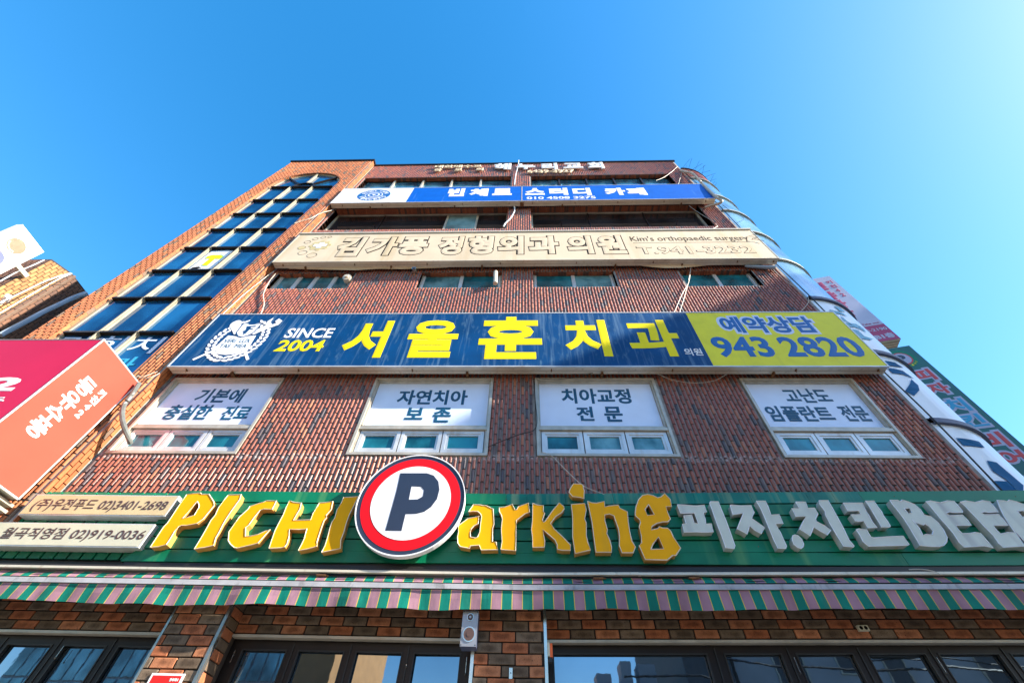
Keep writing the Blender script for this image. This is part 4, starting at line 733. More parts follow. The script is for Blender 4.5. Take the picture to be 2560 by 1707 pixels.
# cream orthopaedic sign
M_pgold = mat('pale_gold', (.56, .46, .24), .6, spec=.2)
t = cabinet('orthopaedic_clinic_sign', 'long faded cream sign cabinet with black-outlined Korean letters above the third-floor windows', -6.245, 6.055, 10.76, 12.45, YF, YB, M_cream,
            [-6.0, -4.2, -2.4, -.6, 1.25, 3.1, 5.1, 5.95], [-5.45, -3.3, -1.05, 2.2, 3.8])
MB().quad((-6.225, YF, 10.78), (2.55, YF, 10.78), (2.55, YF, 12.37), (-6.225, YF, 12.37)).obj('cream_face', M_cream, t, warped=False)
MB().quad((2.555, YF, 10.78), (6.035, YF, 10.78), (6.035, YF, 12.37), (2.555, YF, 12.37)).obj('cream_face', M_cream, t, warped=False)
q = MB(); q.box(-6.26, 6.07, YF-.03, YB, 12.385, 12.44); q.obj('rain_hood', M_box, t, warped=False)
for s, bx in TX['cream']:
    text('letter', s, bx, YF-.001, M_ink, t, .098, .002, grow=.018, warped=False); text('letter_fill', s, (bx[0]+.006, bx[1]-.006, bx[2]+.006, bx[3]-.006), YF-.004, M_cream, t, .052, .003, warped=False)
s, bx = TX['cream_s'][1]; text('telephone_outline', s, bx, YF-.001, M_thin, t, .036, .002, grow=.012, warped=False); text('telephone_fill', s, bx, YF-.004, M_cream, t, .012, .002, grow=-.003, warped=False)
s, bx = TX['cream_s'][0]; text('english_lettering', s, bx, YF-.001, M_thin, t, .006, .002, grow=.0, warped=False)
MB().box(2.79, 5.74, YF-.003, YF-.001, 11.645, 11.655).obj('underline', M_thin, t, warped=False)
def ringmark(cx, cz, rx, rz, fill=None):
    q = MB(); q.prism([ellipse(cx, cz, rx, rz, 24), ellipse(cx, cz, rx-.008, rz-.008, 24)], YF-.004, YF-.001, back=False); q.obj('emblem_ring', M_thin, t, warped=False)
    if fill: MB().prism([ellipse(cx, cz, rx-.008, rz-.008, 24)], YF-.003, YF-.001, back=False).obj('emblem_disc', fill, t, warped=False)
for (cx, cz), r_ in zip(TX['creamemb'][1][1], (.10, .115, .125, .085, .075, .07, .055)): ringmark(cx, cz, r_, r_*1.0, M_gold if r_ == .10 else None)
gear = [( -5.40+ (.28 if i % 6 < 3 else .235)*math.cos(2*math.pi*i/48)*1.05, 11.67+(.30 if i % 6 < 3 else .25)*math.sin(2*math.pi*i/48)) for i in range(48)]
MB().prism([gear], YF-.003, YF-.001, back=False).obj('emblem_disc', M_yel if False else M_gold, t, warped=False)
MB().prism([[(x*.95-5.40*.05, z*.95+11.67*.05) for x, z in gear]], YF-.005, YF-.003, back=False).obj('emblem_disc', M_pgold, t, warped=False)
cc = [(-5.47, 11.50), (-5.33, 11.50), (-5.33, 11.60), (-5.21, 11.60), (-5.21, 11.75), (-5.33, 11.75), (-5.33, 11.86), (-5.47, 11.86), (-5.47, 11.75), (-5.59, 11.75), (-5.59, 11.60), (-5.47, 11.60)]
MB().prism([cc], YF-.006, YF-.005, back=False).obj('emblem_cross', M_thin, t, warped=False); MB().prism([[(x*.93-5.40*.07, z*.93+11.68*.07) for x, z in cc]], YF-.008, YF-.006, back=False).obj('emblem_cross', M_wsign, t, warped=False)

# blue study-cafe sign (two cabinets butted together)
t = cabinet('study_cafe_sign', 'topmost long sign cabinet, white and royal blue with a round badge at its left end', -6.28, 5.99, 14.78, 16.17, YF, YB, M_blue,
            [-5.9, -4.6, -3.3, -2.0, -.5, .25, 1.6, 2.95, 4.4, 5.7], [-5.0, -2.25, 1.2, 4.95])
MB().quad((-6.26, YF, 14.80), (-3.825, YF, 14.80), (-3.825, YF, 16.15), (-6.26, YF, 16.15)).obj('white_face', M_wsign, t, warped=False)
MB().quad((-3.822, YF, 14.80), (-.105, YF, 14.80), (-.105, YF, 16.15), (-3.822, YF, 16.15)).obj('blue_face', M_blue, t, warped=False)
MB().quad((-.08, YF, 14.80), (5.97, YF, 14.80), (5.97, YF, 16.15), (-.08, YF, 16.15)).obj('blue_face', M_blue, t, warped=False)
MB().box(-.104, -.081, YF-.006, YB, 14.76, 16.18).obj('joint', M_box, t, warped=False)
MB().box(-.15, -.03, YF+.04, YB, 14.73, 14.765).obj('joint_clamp', M_rust, t, warped=False)
for s, bx in TX['blue']: text('letter', s, bx, YF-.002, M_wsign, t, .065, .003, warped=False)
s, bx = TX['blue_s'][0]; text('telephone_number', s, bx, YF-.002, M_wsign, t, .035, .003, warped=False)
bx_, bz_ = -5.056, 15.49
for rx, rz, mt, d in ((.545, .53, M_nink2, .002), (.30, .295, M_wsign, .004), (.27, .262, M_nink2, .006), (.20, .195, M_wsign, .008), (.15, .145, M_nink2, .010)):
    MB().prism([ellipse(bx_, bz_, rx, rz, 36)], YF-d, YF-d+.002, back=False).obj('badge_ring', mt, t, warped=False)
poly('badge_mark', [(bx_-.07, bz_+.07), (bx_+.08, bz_+.05), (bx_+.0, bz_-.09)], M_wsign, t, .012)
for st, a0, a1, rad, flip in (('STUDY CAFE', 158, 22, .41, 1), ('VINCERO', 205, 335, .41, -1)):
    for i, ch in enumerate(st):
        if ch == ' ': continue
        a = R(a0+(a1-a0)*i/(len(st)-1)); cx, cz = bx_+rad*1.02*math.cos(a), bz_+rad*math.sin(a); rot = a-math.pi/2 if flip == 1 else a+math.pi/2
        v, f = text_geo(ch, .04); q = MB(); s_ = .115 if flip == 1 else .15
        q.add([(cx+(p[0]-.5)*s_*(.5 if ch == 'I' else .85)*math.cos(rot)-(p[1]-.5)*s_*1.1*math.sin(rot), YF-.004-p[2]*.002, cz+(p[0]-.5)*s_*.85*math.sin(rot)+(p[1]-.5)*s_*1.1*math.cos(rot)) for p in v], f)
        q.obj('badge_lettering', M_wsign, t, warped=False)

# church letters standing off the parapet
t = thing('church_lettering', 'raised pale Korean letters and phone number fixed along the top brick parapet', 'sign lettering', (0, .0, 18.3))
for s, bx in TX['roof']: text('letter', s, bx, -.035, M_wsign, t, .05, .06, extr=.1, warped=False)
for s, bx in ((TX['roof_s'][0]), (TX['roof_s'][1]), (TX['roof_s'][2])):
    if s == '장로회':
        for ch, xx in zip(s, (-3.62, -2.80, -1.95)): text('small_letter', ch, (xx, xx+.30, 18.66, 18.98), -.035, M_cream, t, .04, .05, extr=.1, warped=False)
    else: text('small_letter' if s[0] == '대' else 'telephone_number', s, bx, -.035, M_cream, t, .04, .05, extr=.1, warped=False)

# ------------------------------------------------------------------ green fascia with the restaurant name
SE = [3.646, 3.795, 3.94, 4.088, 4.235, 4.386, 4.55]
fas = thing('green_fascia', 'green painted metal board fascia with weather streaks over the striped awning', 'fascia', (0, -.1, 3.64))
XB0 = -4.50
MB().box(XB0, 8.5, -.17, .0, 3.66, 4.53).obj('backing', M_black, fas)
segs = {5: [XB0, -.99, -.86, -.24, .02, .5, .74, 1.1, 1.42, 1.75, 2.1, 2.42, 2.8, 3.15, 3.5, 3.82, 4.15]}
for j in range(6):
    xs = [XB0+.0, 4.16, 8.5] if j != 5 else segs[5]+[8.5]
    for i in range(len(xs)-1):
        a, b = xs[i]+.0015, xs[i+1]-.0015; q = MB()
        z0, z1 = SE[j]+.009, SE[j+1]-.009; yo = -.2+random.uniform(-.002, .002)
        if j == 0 and xs[i] == XB0: q.prism([[(a-.10, z0), (b, z0), (b, z1), (a, z1)]], yo, -.16)
        else: q.box(a, b, yo, -.16, z0, z1)
        q.obj('panel', M_green2 if a > 4.1 else (M_teal if (a > .4 or (j == 5 and a > -.3)) else M_green), fas)
for i in range(26):
    xx = random.uniform(-4, 7.5); zz = random.choice(SE[:-1])+random.uniform(.05, .1); MB().prism([ellipse(xx, zz, .006, .006, 6)], -.204, -.2).obj('rivet', M_rust, fas)
q = MB(); q.box(XB0-.05, 8.5, -.19, -.02, 3.60, 3.65); q.obj('drip_edge', M_black, fas)
x = -9.4
while x < XB0+.3:
    MB().box(x, x+.132, -.14, -.115, 3.695, 4.545).obj('slat', M_green, fas); x += .1575
MB().box(-9.5, XB0+.3, -.10, .0, 3.66, 4.50).obj('backing', M_black, fas)

# channel letters: the yellow name, the white Korean words
nm = thing('restaurant_name_letters', 'jagged yellow channel letters reading PICHI arking on the green fascia', 'sign lettering', (-1, -.2, 3.7))
kr = thing('menu_words_letters', 'weathered white channel letters for pizza, chicken and BEER on the green fascia', 'sign lettering', (4, -.2, 3.7))
for k, parts in LET.items():
    yel = k in ('P1', 'I1', 'C1', 'H1', 'I2', 'a1', 'r1', 'k1', 'i1', 'n1', 'g1')
    root = nm if yel else kr
    for loops in parts:
        # the traced outlines already hold the street slope, so keep them unwarped
        o = MB().prism(loops, -.29, -.20, mi=0, side=1).obj('letter', [M_gold2, M_side] if yel else [M_wl, M_wls], root, warped=False)
        tr = MB(); L = loops[0]
        for L in loops:
            tr.tube([(p[0], -.291, p[1]) for p in L]+[(L[0][0], -.291, L[0][1])], .0055, 4)
        tr.obj('trim', M_trim if yel else M_white, o, warped=False)

# round P sign
ps = thing('round_parking_sign', 'large round light-box sign with navy P inside a red ring on the green fascia', 'sign', (-1.385, -.3, 3.7))
PX, PZ, PR = -1.388, 4.337, .655
def disc(r, y0, y1): return MB().prism([ellipse(PX, PZ, r, r*1.005, 64)], y0, y1)
disc(PR, -.355, -.285).obj('drum', M_wsign, ps, warped=False); disc(.35, -.285, -.2).obj('mount', M_rust, ps, warped=False)
q = MB(); q.prism([ellipse(PX, PZ, PR+.004, PR+.008, 64), ellipse(PX, PZ, PR-.007, PR-.006, 64)], -.368, -.34); q.obj('rim', M_wsign, ps, warped=False)
for r_, mt, d in ((.650, M_nring, .358), (.598, M_red, .361), (.482, M_wsign, .364)): disc(r_, -d, -d+.003).obj('ring', mt, ps, warped=False)
MB().prism(BIGP, -.367, -.364, back=False).obj('letter', M_nring, ps, warped=False)

# two little phone-number cabinets
for k, (z0, z1, x0, x1, mt, lab) in enumerate(((4.150, 4.425, -6.24, -4.38, M_boxtan, 'upper tan light-box sign with a phone number ending 2698 on the green slats'), (3.772, 4.052, -6.55, -4.43, M_boxgrey, 'lower pale light-box sign with a phone number ending 0036 on the green slats'))):
    t = thing('small_light_box', lab, 'sign', ((x0+x1)/2, -.2, z0), 'small light boxes with phone numbers')
    MB().box(x0, x1, -.276, -.145, z0, z1).obj('cabinet', M_aluw, t, warped=False)
    MB().quad((x0+.012, -.28, z0+.012), (x1-.012, -.28, z0+.012), (x1-.012, -.28, z1-.012), (x0+.012, -.28, z1-.012)).obj('face', mt, t, warped=False)
    s, bx = TX['box1'][0] if k == 0 else TX['box2'][0]
    if k == 1: bx = (-6.19, bx[1], bx[2], bx[3])
    text('lettering', s, bx, -.281, M_bink, t, .018, .003, warped=False)

# ------------------------------------------------------------------ awning
aw = thing('retracted_awning', 'long retracted awning with mauve and green striped valance under the green fascia', 'awning', (0, -.3, 3.2))
AX0, AX1 = -9.5, 9.5
MB().box(AX0, 1.2, -.30, -.26, 3.532, 3.556).obj('housing_bar', M_box, aw); MB().box(1.2, AX1, -.295, -.255, 3.530, 3.556).obj('housing_bar', M_box, aw)
MB().box(AX0, AX1, -.24, -.02, 3.50, 3.60).obj('housing', M_black, aw)
q = MB(); n = 300
def wave(x): return .006*math.sin(x*7.3)+.003*math.sin(x*17+1)+.002*math.sin(x*31)
for i in range(n):
    x0, x1 = AX0+(AX1-AX0)*i/n, AX0+(AX1-AX0)*(i+1)/n
    for (ya, za), (yb, zb) in (((-.30, 3.445), (-.285, 3.47)), ((-.285, 3.47), (-.245, 3.515))):
        q.quad((x0+.0, ya, za), (x1, ya, za), (x1, yb, zb+wave(x1)), (x0, yb, zb+wave(x0)))
q.obj('rolled_fabric', M_strip, aw)
q = MB(); q.box(AX0, AX1, -.315, -.27, 3.388, 3.430); q.box(AX0, AX1, -.322, -.315, 3.378, 3.386); q.obj('front_rail', M_rail, aw)
q = MB(); n = 500
for i in range(n):
    x0, x1 = AX0+(AX1-AX0)*i/n, AX0+(AX1-AX0)*(i+1)/n
    w0, w1 = wave(x0*.7)*2, wave(x1*.7)*2; sg = lambda x: 3.206-.012*abs(math.sin(x*1.15))+.006*math.sin(x*2.1)+.004*math.sin(x*9); b0, b1 = sg(x0), sg(x1)
    q.quad((x0, -.305, 3.375), (x1, -.305, 3.375), (x1, -.305+w1*.5, 3.29), (x0, -.305+w0*.5, 3.29)); q.quad((x0, -.305+w0*.5, 3.29), (x1, -.305+w1*.5, 3.29), (x1, -.305+w1, b1), (x0, -.305+w0, b0))
q.obj('valance', M_strip, aw, smooth=True)
for x in (-2.25, .72, 1.72): 
    q = MB(); q.tube([(x, -.28, 3.505), (x+.10, -.28, 3.505)], .012, 8); q.tube([(x+.10, -.28, 3.508), (x+.13, -.275, 3.50)], .006, 6); q.obj('crank_eye', M_rust, aw)

# ------------------------------------------------------------------ small wall things at street level
sp_ = thing('wall_speaker', 'grey two-way loudspeaker mounted on the brick between doors and right pillar', 'speaker', (-.55, -.2, 2.9))
SXc = -.552
q = MB(); q.box(SXc-.078, SXc+.078, -.25, -.242, 2.90, 3.205); q.obj('front_plate', M_speak, sp_); MB().box(SXc-.076, SXc+.078, -.242, -.10, 2.902, 3.203).obj('cabinet', M_spkb, sp_)
for cz, r0, mt in ((3.145, .033, M_steel), (3.0, .064, M_steel)):
    def dd(r, d, m_, nme): MB().prism([ellipse(SXc, cz, r, r*1.03, 28)], -.25-d, -.249, back=False).obj(nme, m_, sp_)
    dd(r0, .006, M_steel, 'surround'); dd(r0*.82, .009, M_cone, 'cone'); dd(r0*.35, .012, M_speak if r0 < .05 else M_cone, 'dust_cap')
for x in (-.068, .068):
    for z in (2.912, 3.193): MB().prism([ellipse(SXc+x, z, .005, .005, 6)], -.2525, -.25).obj('screw', M_ink, sp_)
so_ = thing('double_socket', 'small pale double socket plate on the dark bricks above the right shop windows', 'socket', (3.49, .08, 3.13))
q = MB(); q.box(3.43, 3.535, .055, .088, 3.128, 3.178); q.obj('plate', M_boxgrey, so_)
for x in (3.458, 3.505): MB().prism([ellipse(x, 3.153, .017, .017, 14)], .052, .055, back=False).obj('outlet', M_ink, so_)
al = thing('alarm_box', 'small orange and white alarm box at the corner of the big right shop window', 'alarm', (.24, .0, 2.9))
MB().box(.214, .235, -.13, -.06, 2.865, 2.978).obj('base', M_boxgrey, al); MB().box(.235, .262, -.125, -.065, 2.86, 2.97).obj('lens', M_orange, al); MB().box(.216, .256, -.12, -.07, 2.82, 2.858).obj('siren', M_black, al)
la = thing('door_latch_plate', 'small steel latch plate screwed to the right brick pillar', 'plate', (-.14, -.11, 2.7))
MB().box(-.156, -.124, -.118, -.111, 2.692, 2.775).obj('plate', M_steel, la); MB().prism([ellipse(-.14, 2.735, .005, .005, 8)], -.121, -.118).obj('screw', M_ink, la)
po = thing('red_notice', 'red notice with white border on the left brick pillar', 'notice', (-3.4, -.14, 2.4))
MB().box(-3.54, -3.22, -.152, -.142, 2.35, 2.665).obj('board', M_wsign, po); MB().quad((-3.52, -.1525, 2.36), (-3.24, -.1525, 2.36), (-3.24, -.1525, 2.648), (-3.52, -.1525, 2.648)).obj('print', M_posted, po)
text('lettering', '함께/해요', (-3.34, -3.255, 2.605, 2.63), -.153, M_wsign, po, .02, .002)

# ------------------------------------------------------------------ projecting signs
# left: crimson / salmon box fixed to the tower
ls = thing('salmon_projecting_sign', 'big box sign on the stair tower, crimson front and salmon side with white letters', 'sign', (-7.2, -.3, 4.35))
X_, D0, D1 = -6.425, 3.805, 4.72
MB().box(-8.3, X_-.004, D0-5+.004, D1-5, 4.35, 6.46).obj('cabinet', M_boxgrey, ls, warped=False)
MB().quad((X_, D0-5, 4.36), (X_, D1-5, 4.36), (X_, D1-5, 6.45), (X_, D0-5, 6.45)).obj('salmon_face', M_salm, ls, warped=False)
MB().quad((-8.3, D0-5, 4.36), (X_, D0-5, 4.36), (X_, D0-5, 6.45), (-8.3, D0-5, 6.45)).obj('crimson_face', M_crim, ls, warped=False)
q = MB()
for a, b in (((X_, D0-5, 4.35), (X_, D0-5, 6.46)), ((X_, D1-5, 4.35), (X_, D1-5, 6.46)), ((X_, D0-5, 6.46), (X_, D1-5, 6.46)), ((X_, D0-5, 4.35), (X_, D1-5, 4.35)), ((-8.3, D0-5, 6.46), (X_, D0-5, 6.46)), ((-8.3, D0-5, 4.35), (X_, D0-5, 4.35))): q.tube([a, b], .011, 4)
q.obj('edge_trim', M_wsign, ls, warped=False)
fs = lambda a, b, d: (X_+.002+d, a, b)
for ch, zc, hh in (('동', 5.82, .25), ('유', 5.55, .235), ('수', 5.30, .235), ('풍', 5.06, .25)): text('letter', ch, (-.955, -.69, zc-hh/2, zc+hh/2), 0, M_white, ls, .032, .003, fn=fs, warped=False)
for ch, zc, hh, ww in (('키', 5.92, .12, .11), ('친', 5.785, .12, .13), ('4', 5.655, .10, .08), ('2', 5.515, .12, .08)): text('small_letter', ch, (-.575-ww/2, -.575+ww/2, zc-hh/2, zc+hh/2), 0, M_white, ls, .045, .003, fn=fs, warped=False)
text('front_number', '42', (-7.75, -6.80, 5.36, 5.62), D0-5-.002, M_white, ls, .05, .003, warped=False); text('front_lettering', '1층', (-7.35, -6.72, 5.12, 5.26), D0-5-.002, M_white, ls, .03, .003, warped=False)
q = MB()
for z in (4.28, 4.2): q.box(-8.2, -6.5, -.9, -.2, z, z+.035)
q.obj('support_frame', M_alu, ls, warped=False)
# right: two panels past the glass corner, turned a little towards the street corner
ca, sa = -.9735, .2287
O_ = Vector((9.93, 2.0, 0))
def rf(a, b, d): return (O_.x+ca*a-d*.2287, O_.y+sa*a-d*.9735, b)      # a = distance leftwards from the right edge
def rbox(q, a0, a1, z0, z1, d0, d1, mi=0):
    P_ = [rf(a, z, d) for a, d, z in ((a0, d0, z0), (a1, d0, z0), (a1, d1, z0), (a0, d1, z0), (a0, d0, z1), (a1, d0, z1), (a1, d1, z1), (a0, d1, z1))]
    q.add(P_, [(0, 1, 5, 4), (1, 2, 6, 5), (2, 3, 7, 6), (3, 0, 4, 7), (4, 5, 6, 7), (3, 2, 1, 0)], mi); return q
def rtext(name, s, a_left, a_right, z0, z1, mt, parent, bold=.05, off=.002, grow=0):
    # letters run left to right, i.e. from large a to small a
    fn = lambda u, v, d: rf(a_left-(u), v, off+d)
    return text(name, s, (0, a_left-a_right, z0, z1), 0, mt, parent, bold, .003, fn=fn, grow=grow, warped=False)
pk = thing('lavender_projecting_sign', 'lavender sign box with maroon Korean letters and phone band behind the curved glass corner', 'sign', tuple(rf(.5, 10.5, 0)))
rbox(MB(), 0, 1.1, 10.512, 13.826, -.35, -.004).obj('cabinet', M_box, pk, warped=False)
rbox(MB(), .005, 1.095, 11.18, 13.82, -.01, 0).obj('lavender_face', M_pink, pk, warped=False); rbox(MB(), .005, 1.095, 10.517, 11.175, -.01, 0).obj('maroon_face', M_mar, pk, warped=False)
for ch, zc, hh, al_, ar_ in (('덮', 13.34, .46, .80, .36), ('야', 12.80, .46, .80, .34), ('싸', 12.32, .44, .82, .32), ('빵', 11.84, .42, .82, .36)): rtext('letter', ch, al_, ar_, zc-hh/2, zc+hh/2, M_mar, pk, .07)
for ch, zc, al_, ar_ in (('키', 13.49, .27, .09), ('친', 13.24, .27, .09), ('4', 13.0, .25, .13), ('2', 12.74, .25, .13)): rtext('small_letter', ch, al_, ar_, zc-.09, zc+.09, M_mar, pk, .045)
rtext('slogan', 'Delivery&Take out', .98, .07, 11.215, 11.30, M_mar, pk, .03); rtext('phone_number', '02-940-2190', .98, .045, 10.93, 11.05, M_pink, pk, .03); rtext('floor_mark', 'B1층', .50, .045, 10.60, 10.80, M_pink, pk, .05)
for z in (11.2, 13.2): rbox(MB(), 1.1, 2.15, z, z+.05, -.2, -.15).obj('arm', M_steel, pk, warped=False)
q = MB()
for d in (-.28, -.19, -.1): rbox(q, .01, 1.09, 10.506, 10.511, d, d+.012)
q.obj('seam', M_rust, pk, warped=False)
gs = thing('green_projecting_sign', 'tall dark green sign board with round P badge and red and blue Korean letters', 'sign', tuple(rf(.5, 4.6, 0)))
rbox(MB(), 0, .95, 4.5, 10.217, -.30, 0).obj('board', M_tgreen, gs, warped=False)
def rdisc(a, z, rx, rz, mt, off): 
    MB().prism([ellipse(a, z, rx, rz, 32)], off, off-.002, f=rf, back=False).obj('badge', mt, gs, warped=False)
rdisc(.42, 9.80, .30, .31, M_green2, .003); rdisc(.42, 9.80, .205, .215, M_tred, .006); rdisc(.42, 9.80, .175, .185, M_pink, .009)
rtext('badge_letter', 'P', .50, .33, 9.68, 9.93, M_nring, gs, .07, .011)
for i, ch in enumerate('PARKING'):
    a = R(215+i*18); rtext('badge_lettering', ch, .42-.255*math.cos(a)+.02, .42-.255*math.cos(a)-.02, 9.80+.265*math.sin(a)-.025, 9.80+.265*math.sin(a)+.025, M_yel, gs, .03, .005)
for ch, z0, z1, mt in (('피', 8.97, 9.40, M_tred), ('자', 8.53, 8.93, M_tred), ('치', 7.99, 8.42, M_tblue), ('킨', 7.57, 7.97, M_tblue), ('비', 7.03, 7.47, M_tred), ('어', 6.62, 7.02, M_tred), ('맥', 6.05, 6.45, M_tblue)):
    rtext('letter_halo', ch, .60, .13, z0, z1, M_pink, gs, .10, .002, grow=.02); rtext('letter', ch, .58, .15, z0+.03, z1-.03, mt, gs, .035, .006)
for z in (5.5, 7.5, 9.5): rbox(MB(), .95, 2.15, z, z+.05, -.2, -.15).obj('arm', M_steel, gs, warped=False)

# ------------------------------------------------------------------ neighbour on the left
nb = thing('yellow_brick_neighbour', 'yellow brick neighbour, shaded faces coloured dark brown, at the far left beyond the tower', 'building', (-14, 3, 0))
P0, P1, P2 = Vector((-12.24, -.2)), Vector((-11.99, .23)), Vector((-11.97, 8))
q = MB(); q.quad((-24, -.2, 0), (P0.x, P0.y, 0), (P0.x, P0.y, 11.1), (-24, -.2, 11.1)); q.quad((P0.x, P0.y, 0), (P1.x, P1.y, 0), (P1.x, P1.y, 11.1), (P0.x, P0.y, 11.1)); q.quad((P1.x, P1.y, 0), (P2.x, P2.y, 0), (P2.x, P2.y, 11.1), (P1.x, P1.y, 11.1))
q.add([(-24, -.2, 11.1), (P0.x, P0.y, 11.1), (P1.x, P1.y, 11.1), (P2.x, P2.y, 11.1), (-24, 8, 11.1)], [(0, 1, 2, 3, 4)]); q.obj('wall', M_mortd_shade, nb, warped=False)
def skin(a, b, z0, z1, mtl, name, ph=0):
    u = (b-a).normalized(); n_ = Vector((u.y, -u.x)); q = MB(); L = (b-a).length
    for x, s, e, t_ in tile_cols(0, L, z0, z1, lambda x: [], ph):
        tile_geo(q, lambda px, py, z: (a.x+u.x*px+n_.x*py, a.y+u.y*px+n_.y*py, z), x, s, e, tone=t_, n=3, hw=.031, pr=.012)
    stuff(q.obj(name, mtl, nb, warped=False))
skin(P0, P1, 6.5, 11.08, M_nb, 'yellow_tile_cladding'); M_nb_shade = tone_mat('shade_brown_brick', [(0, (.12, .06, .04)), (.5, (.17, .08, .045))]); skin(P1, Vector((-11.98, 2.2)), 6.5, 11.08, M_nb_shade, 'shaded_tile_cladding', .05); skin(Vector((-15.5, -.2)), P0, 7.5, 11.08, M_nb_shade, 'front_tile_cladding', .02)  # brown brick copy puts the shade on side and front into the colour
q = MB(); q.tube([(-11.98, .30, 6.5), (-11.98, .30, 11.1)], .035, 6); q.obj('corner_strip', M_nb if False else M_orange if False else M_tile2, nb, warped=False)
wsn = thing('white_disc_sign', 'white projecting sign with peach and lilac discs on the left neighbour building', 'sign', (-12.1, -.8, 8.6))
MB().box(-12.2, -12.05, -1.22, -.5, 8.6, 10.91).obj('cabinet', M_wsign, wsn, warped=False)
for z, mt in ((10.47, M_peach), (9.93, M_lilac), (9.39, M_peach)):
    fx_ = lambda u, v, d: (-12.048+d, u, v)
    MB().prism([ellipse(-.87, z, .185, .20, 28)], .002, 0, f=fx_, back=False).obj('disc', mt, wsn, warped=False)
    MB().prism([ellipse(-.87, z, .135, .15, 12, 190, 300)+ellipse(-.87, z, .155, .17, 12, 300, 190)], .004, .002, f=fx_, back=False).obj('disc_gloss', M_wsign, wsn, warped=False)
MB().box(-12.16, -12.09, -.5, -.18, 10.2, 10.30).obj('bracket', M_box, wsn, warped=False); MB().box(-12.2, -12.06, -.5, -.18, 9.0, 9.1).obj('bracket', M_rust, wsn, warped=False)
fl = MB(); fl.tube([(-11.93, -.03, 9.42), (-11.80, -.12, 9.44)], .06, 12); fl.tube([(-11.97, 0, 9.3), (-11.9, -.05, 9.36)], .03, 6)
tag(fl.obj('floodlight', M_wsign, warped=False), 'small round white floodlight on the yellow brick neighbour', 'light')

# ------------------------------------------------------------------ pipes, hoses, cables
def cable(name, key, r, mt, label, cat='cable', n=6, group=None):
    P_ = [Vector(p) for p in TU[key]]; pts = []
    for i in range(len(P_)-1):      # Catmull-Rom
        a, b, c, d = P_[max(i-1, 0)], P_[i], P_[i+1], P_[min(i+2, len(P_)-1)]
        for k in range(5):
            t_ = k/5; pts.append(.5*((2*b)+(c-a)*t_+(2*a-5*b+4*c-d)*t_*t_+(3*b-a-3*c+d)*t_**3))
    if cat == 'wire': group = 'loose wires on the facades'
    pts.append(P_[-1]); return tag(MB().tube(pts, r, n).obj(name, mt, warped=False), label, cat, group)
cable('conduit', 'white_conduit', .022, M_pipe, 'white conduit running down the top parapet between the church letters', 'pipe')
cable('conduit', 'white_conduit2', .022, M_pipe, 'bent white conduit below the blue sign at the middle brick pier', 'pipe')
cable('corrugated_hose', 'roof_hose', .045, M_hose, 'corrugated hose curling round the right end of the blue sign', 'hose')
for k, l in (('w1', 'pale slack wire from the parapet corner to the fifth-floor window'), ('w2', 'pale straight wire from the parapet corner down behind the blue sign'), ('w3', 'thin grey cable drooping from the blue sign past the right fourth-floor window'), ('w4', 'dark wire bracket sticking out beside the curved glass'),
             ('w5', 'tangled thin wire over the right end of the cream sign'), ('w6', 'thin white wire in front of the right third-floor window'), ('w7', 'pale wire from the right third-floor window down to the navy sign'), ('w8', 'second pale wire crossing the tiles above the navy sign'), ('w9', 'thin wire at the right brick edge above the yellow sign panel')):
    cable('wire', k, .006, M_ink if k in ('w4', 'w5') else M_wire, l, 'wire', 4)
cable('corner_cable', 'corner1', .012, M_black, 'black cable running down the right edge of the brick facade')
cable('black_cable', 'black1', .007, M_black, 'black cable crossing the tiles between the two middle film windows')
cable('white_wire', 'white1', .006, M_wire, 'white wire hanging from the third film window to the green fascia', 'wire', 4)
cable('wire', 'loop1', .005, M_wire, 'sagging wire under the navy sign left of the right window', 'wire', 4); cable('wire', 'loop2', .006, M_black, 'black wire sagging over the third film window top', 'wire', 4)
cable('power_hose', 'hose_left', .035, M_ghose, 'thick grey hose from the salmon sign to the left film window', 'hose', 8)
cable('wire', 'wl1', .006, M_wire, 'upper pale wire from the salmon sign to the navy sign', 'wire', 4); cable('wire', 'wl2', .006, M_wire, 'lower pale wire from the salmon sign to the navy sign', 'wire', 4)
cable('wire', 'wt', .011, M_wire, 'pale cable beside the left third-floor window down to the navy sign', 'wire', 5); cable('wire', 'wt2', .009, M_wire, 'pale cable down the side of the tower above the navy sign', 'wire', 5)
cable('wire', 'wtop', .012, M_wire, 'white cable slanting from the blue sign corner onto the tower', 'wire', 5)
cable('drain_pipe', 'nb_pipe', .055, M_pipeb, 'blue-grey pipe slanting between the neighbour and the stair tower', 'pipe', 8)
for k, l in (('nb_w1', 'upper white wire along the yellow brick neighbour'), ('nb_w2', 'lower white wire along the yellow brick neighbour'), ('nb_w5', 'white wire behind the white disc sign')): cable('wire', k, .012, M_pipe, l, 'wire', 5)
for k, l in (('nb_w3', 'thin dark wire crossing the neighbour corner'), ('nb_w4', 'thin dark wire below the round floodlight')): cable('wire', k, .006, M_black, l, 'wire', 4)
cable('wire', 'valance_wire', .005, M_wire, 'loose white wire end hanging over the awning at right', 'wire', 4)
q = MB(); q.tube([(-2.70, .02, 10.62), (-2.70, -.14, 10.60)], .055, 14); tag(q.obj('vent_pipe', M_steel, warped=False), 'round steel vent pipe under the cream sign beside the second small window', 'vent')
MB().prism([ellipse(-2.70, 10.60, .042, .042, 14)], -.142, -.141).obj('vent_mouth', M_black, bpy.data.objects['vent_pipe'], warped=False)
q = MB(); q.tube([(-4.27, .05, 10.32), (-4.27, -.08, 10.30)], .10, 14); q.tube([(-4.27, -.08, 10.30), (-4.27, -.12, 10.30)], .05, 10); tag(q.obj('extractor_fan', M_box, warped=False), 'round pale extractor vent at the right end of the left third-floor window', 'vent')
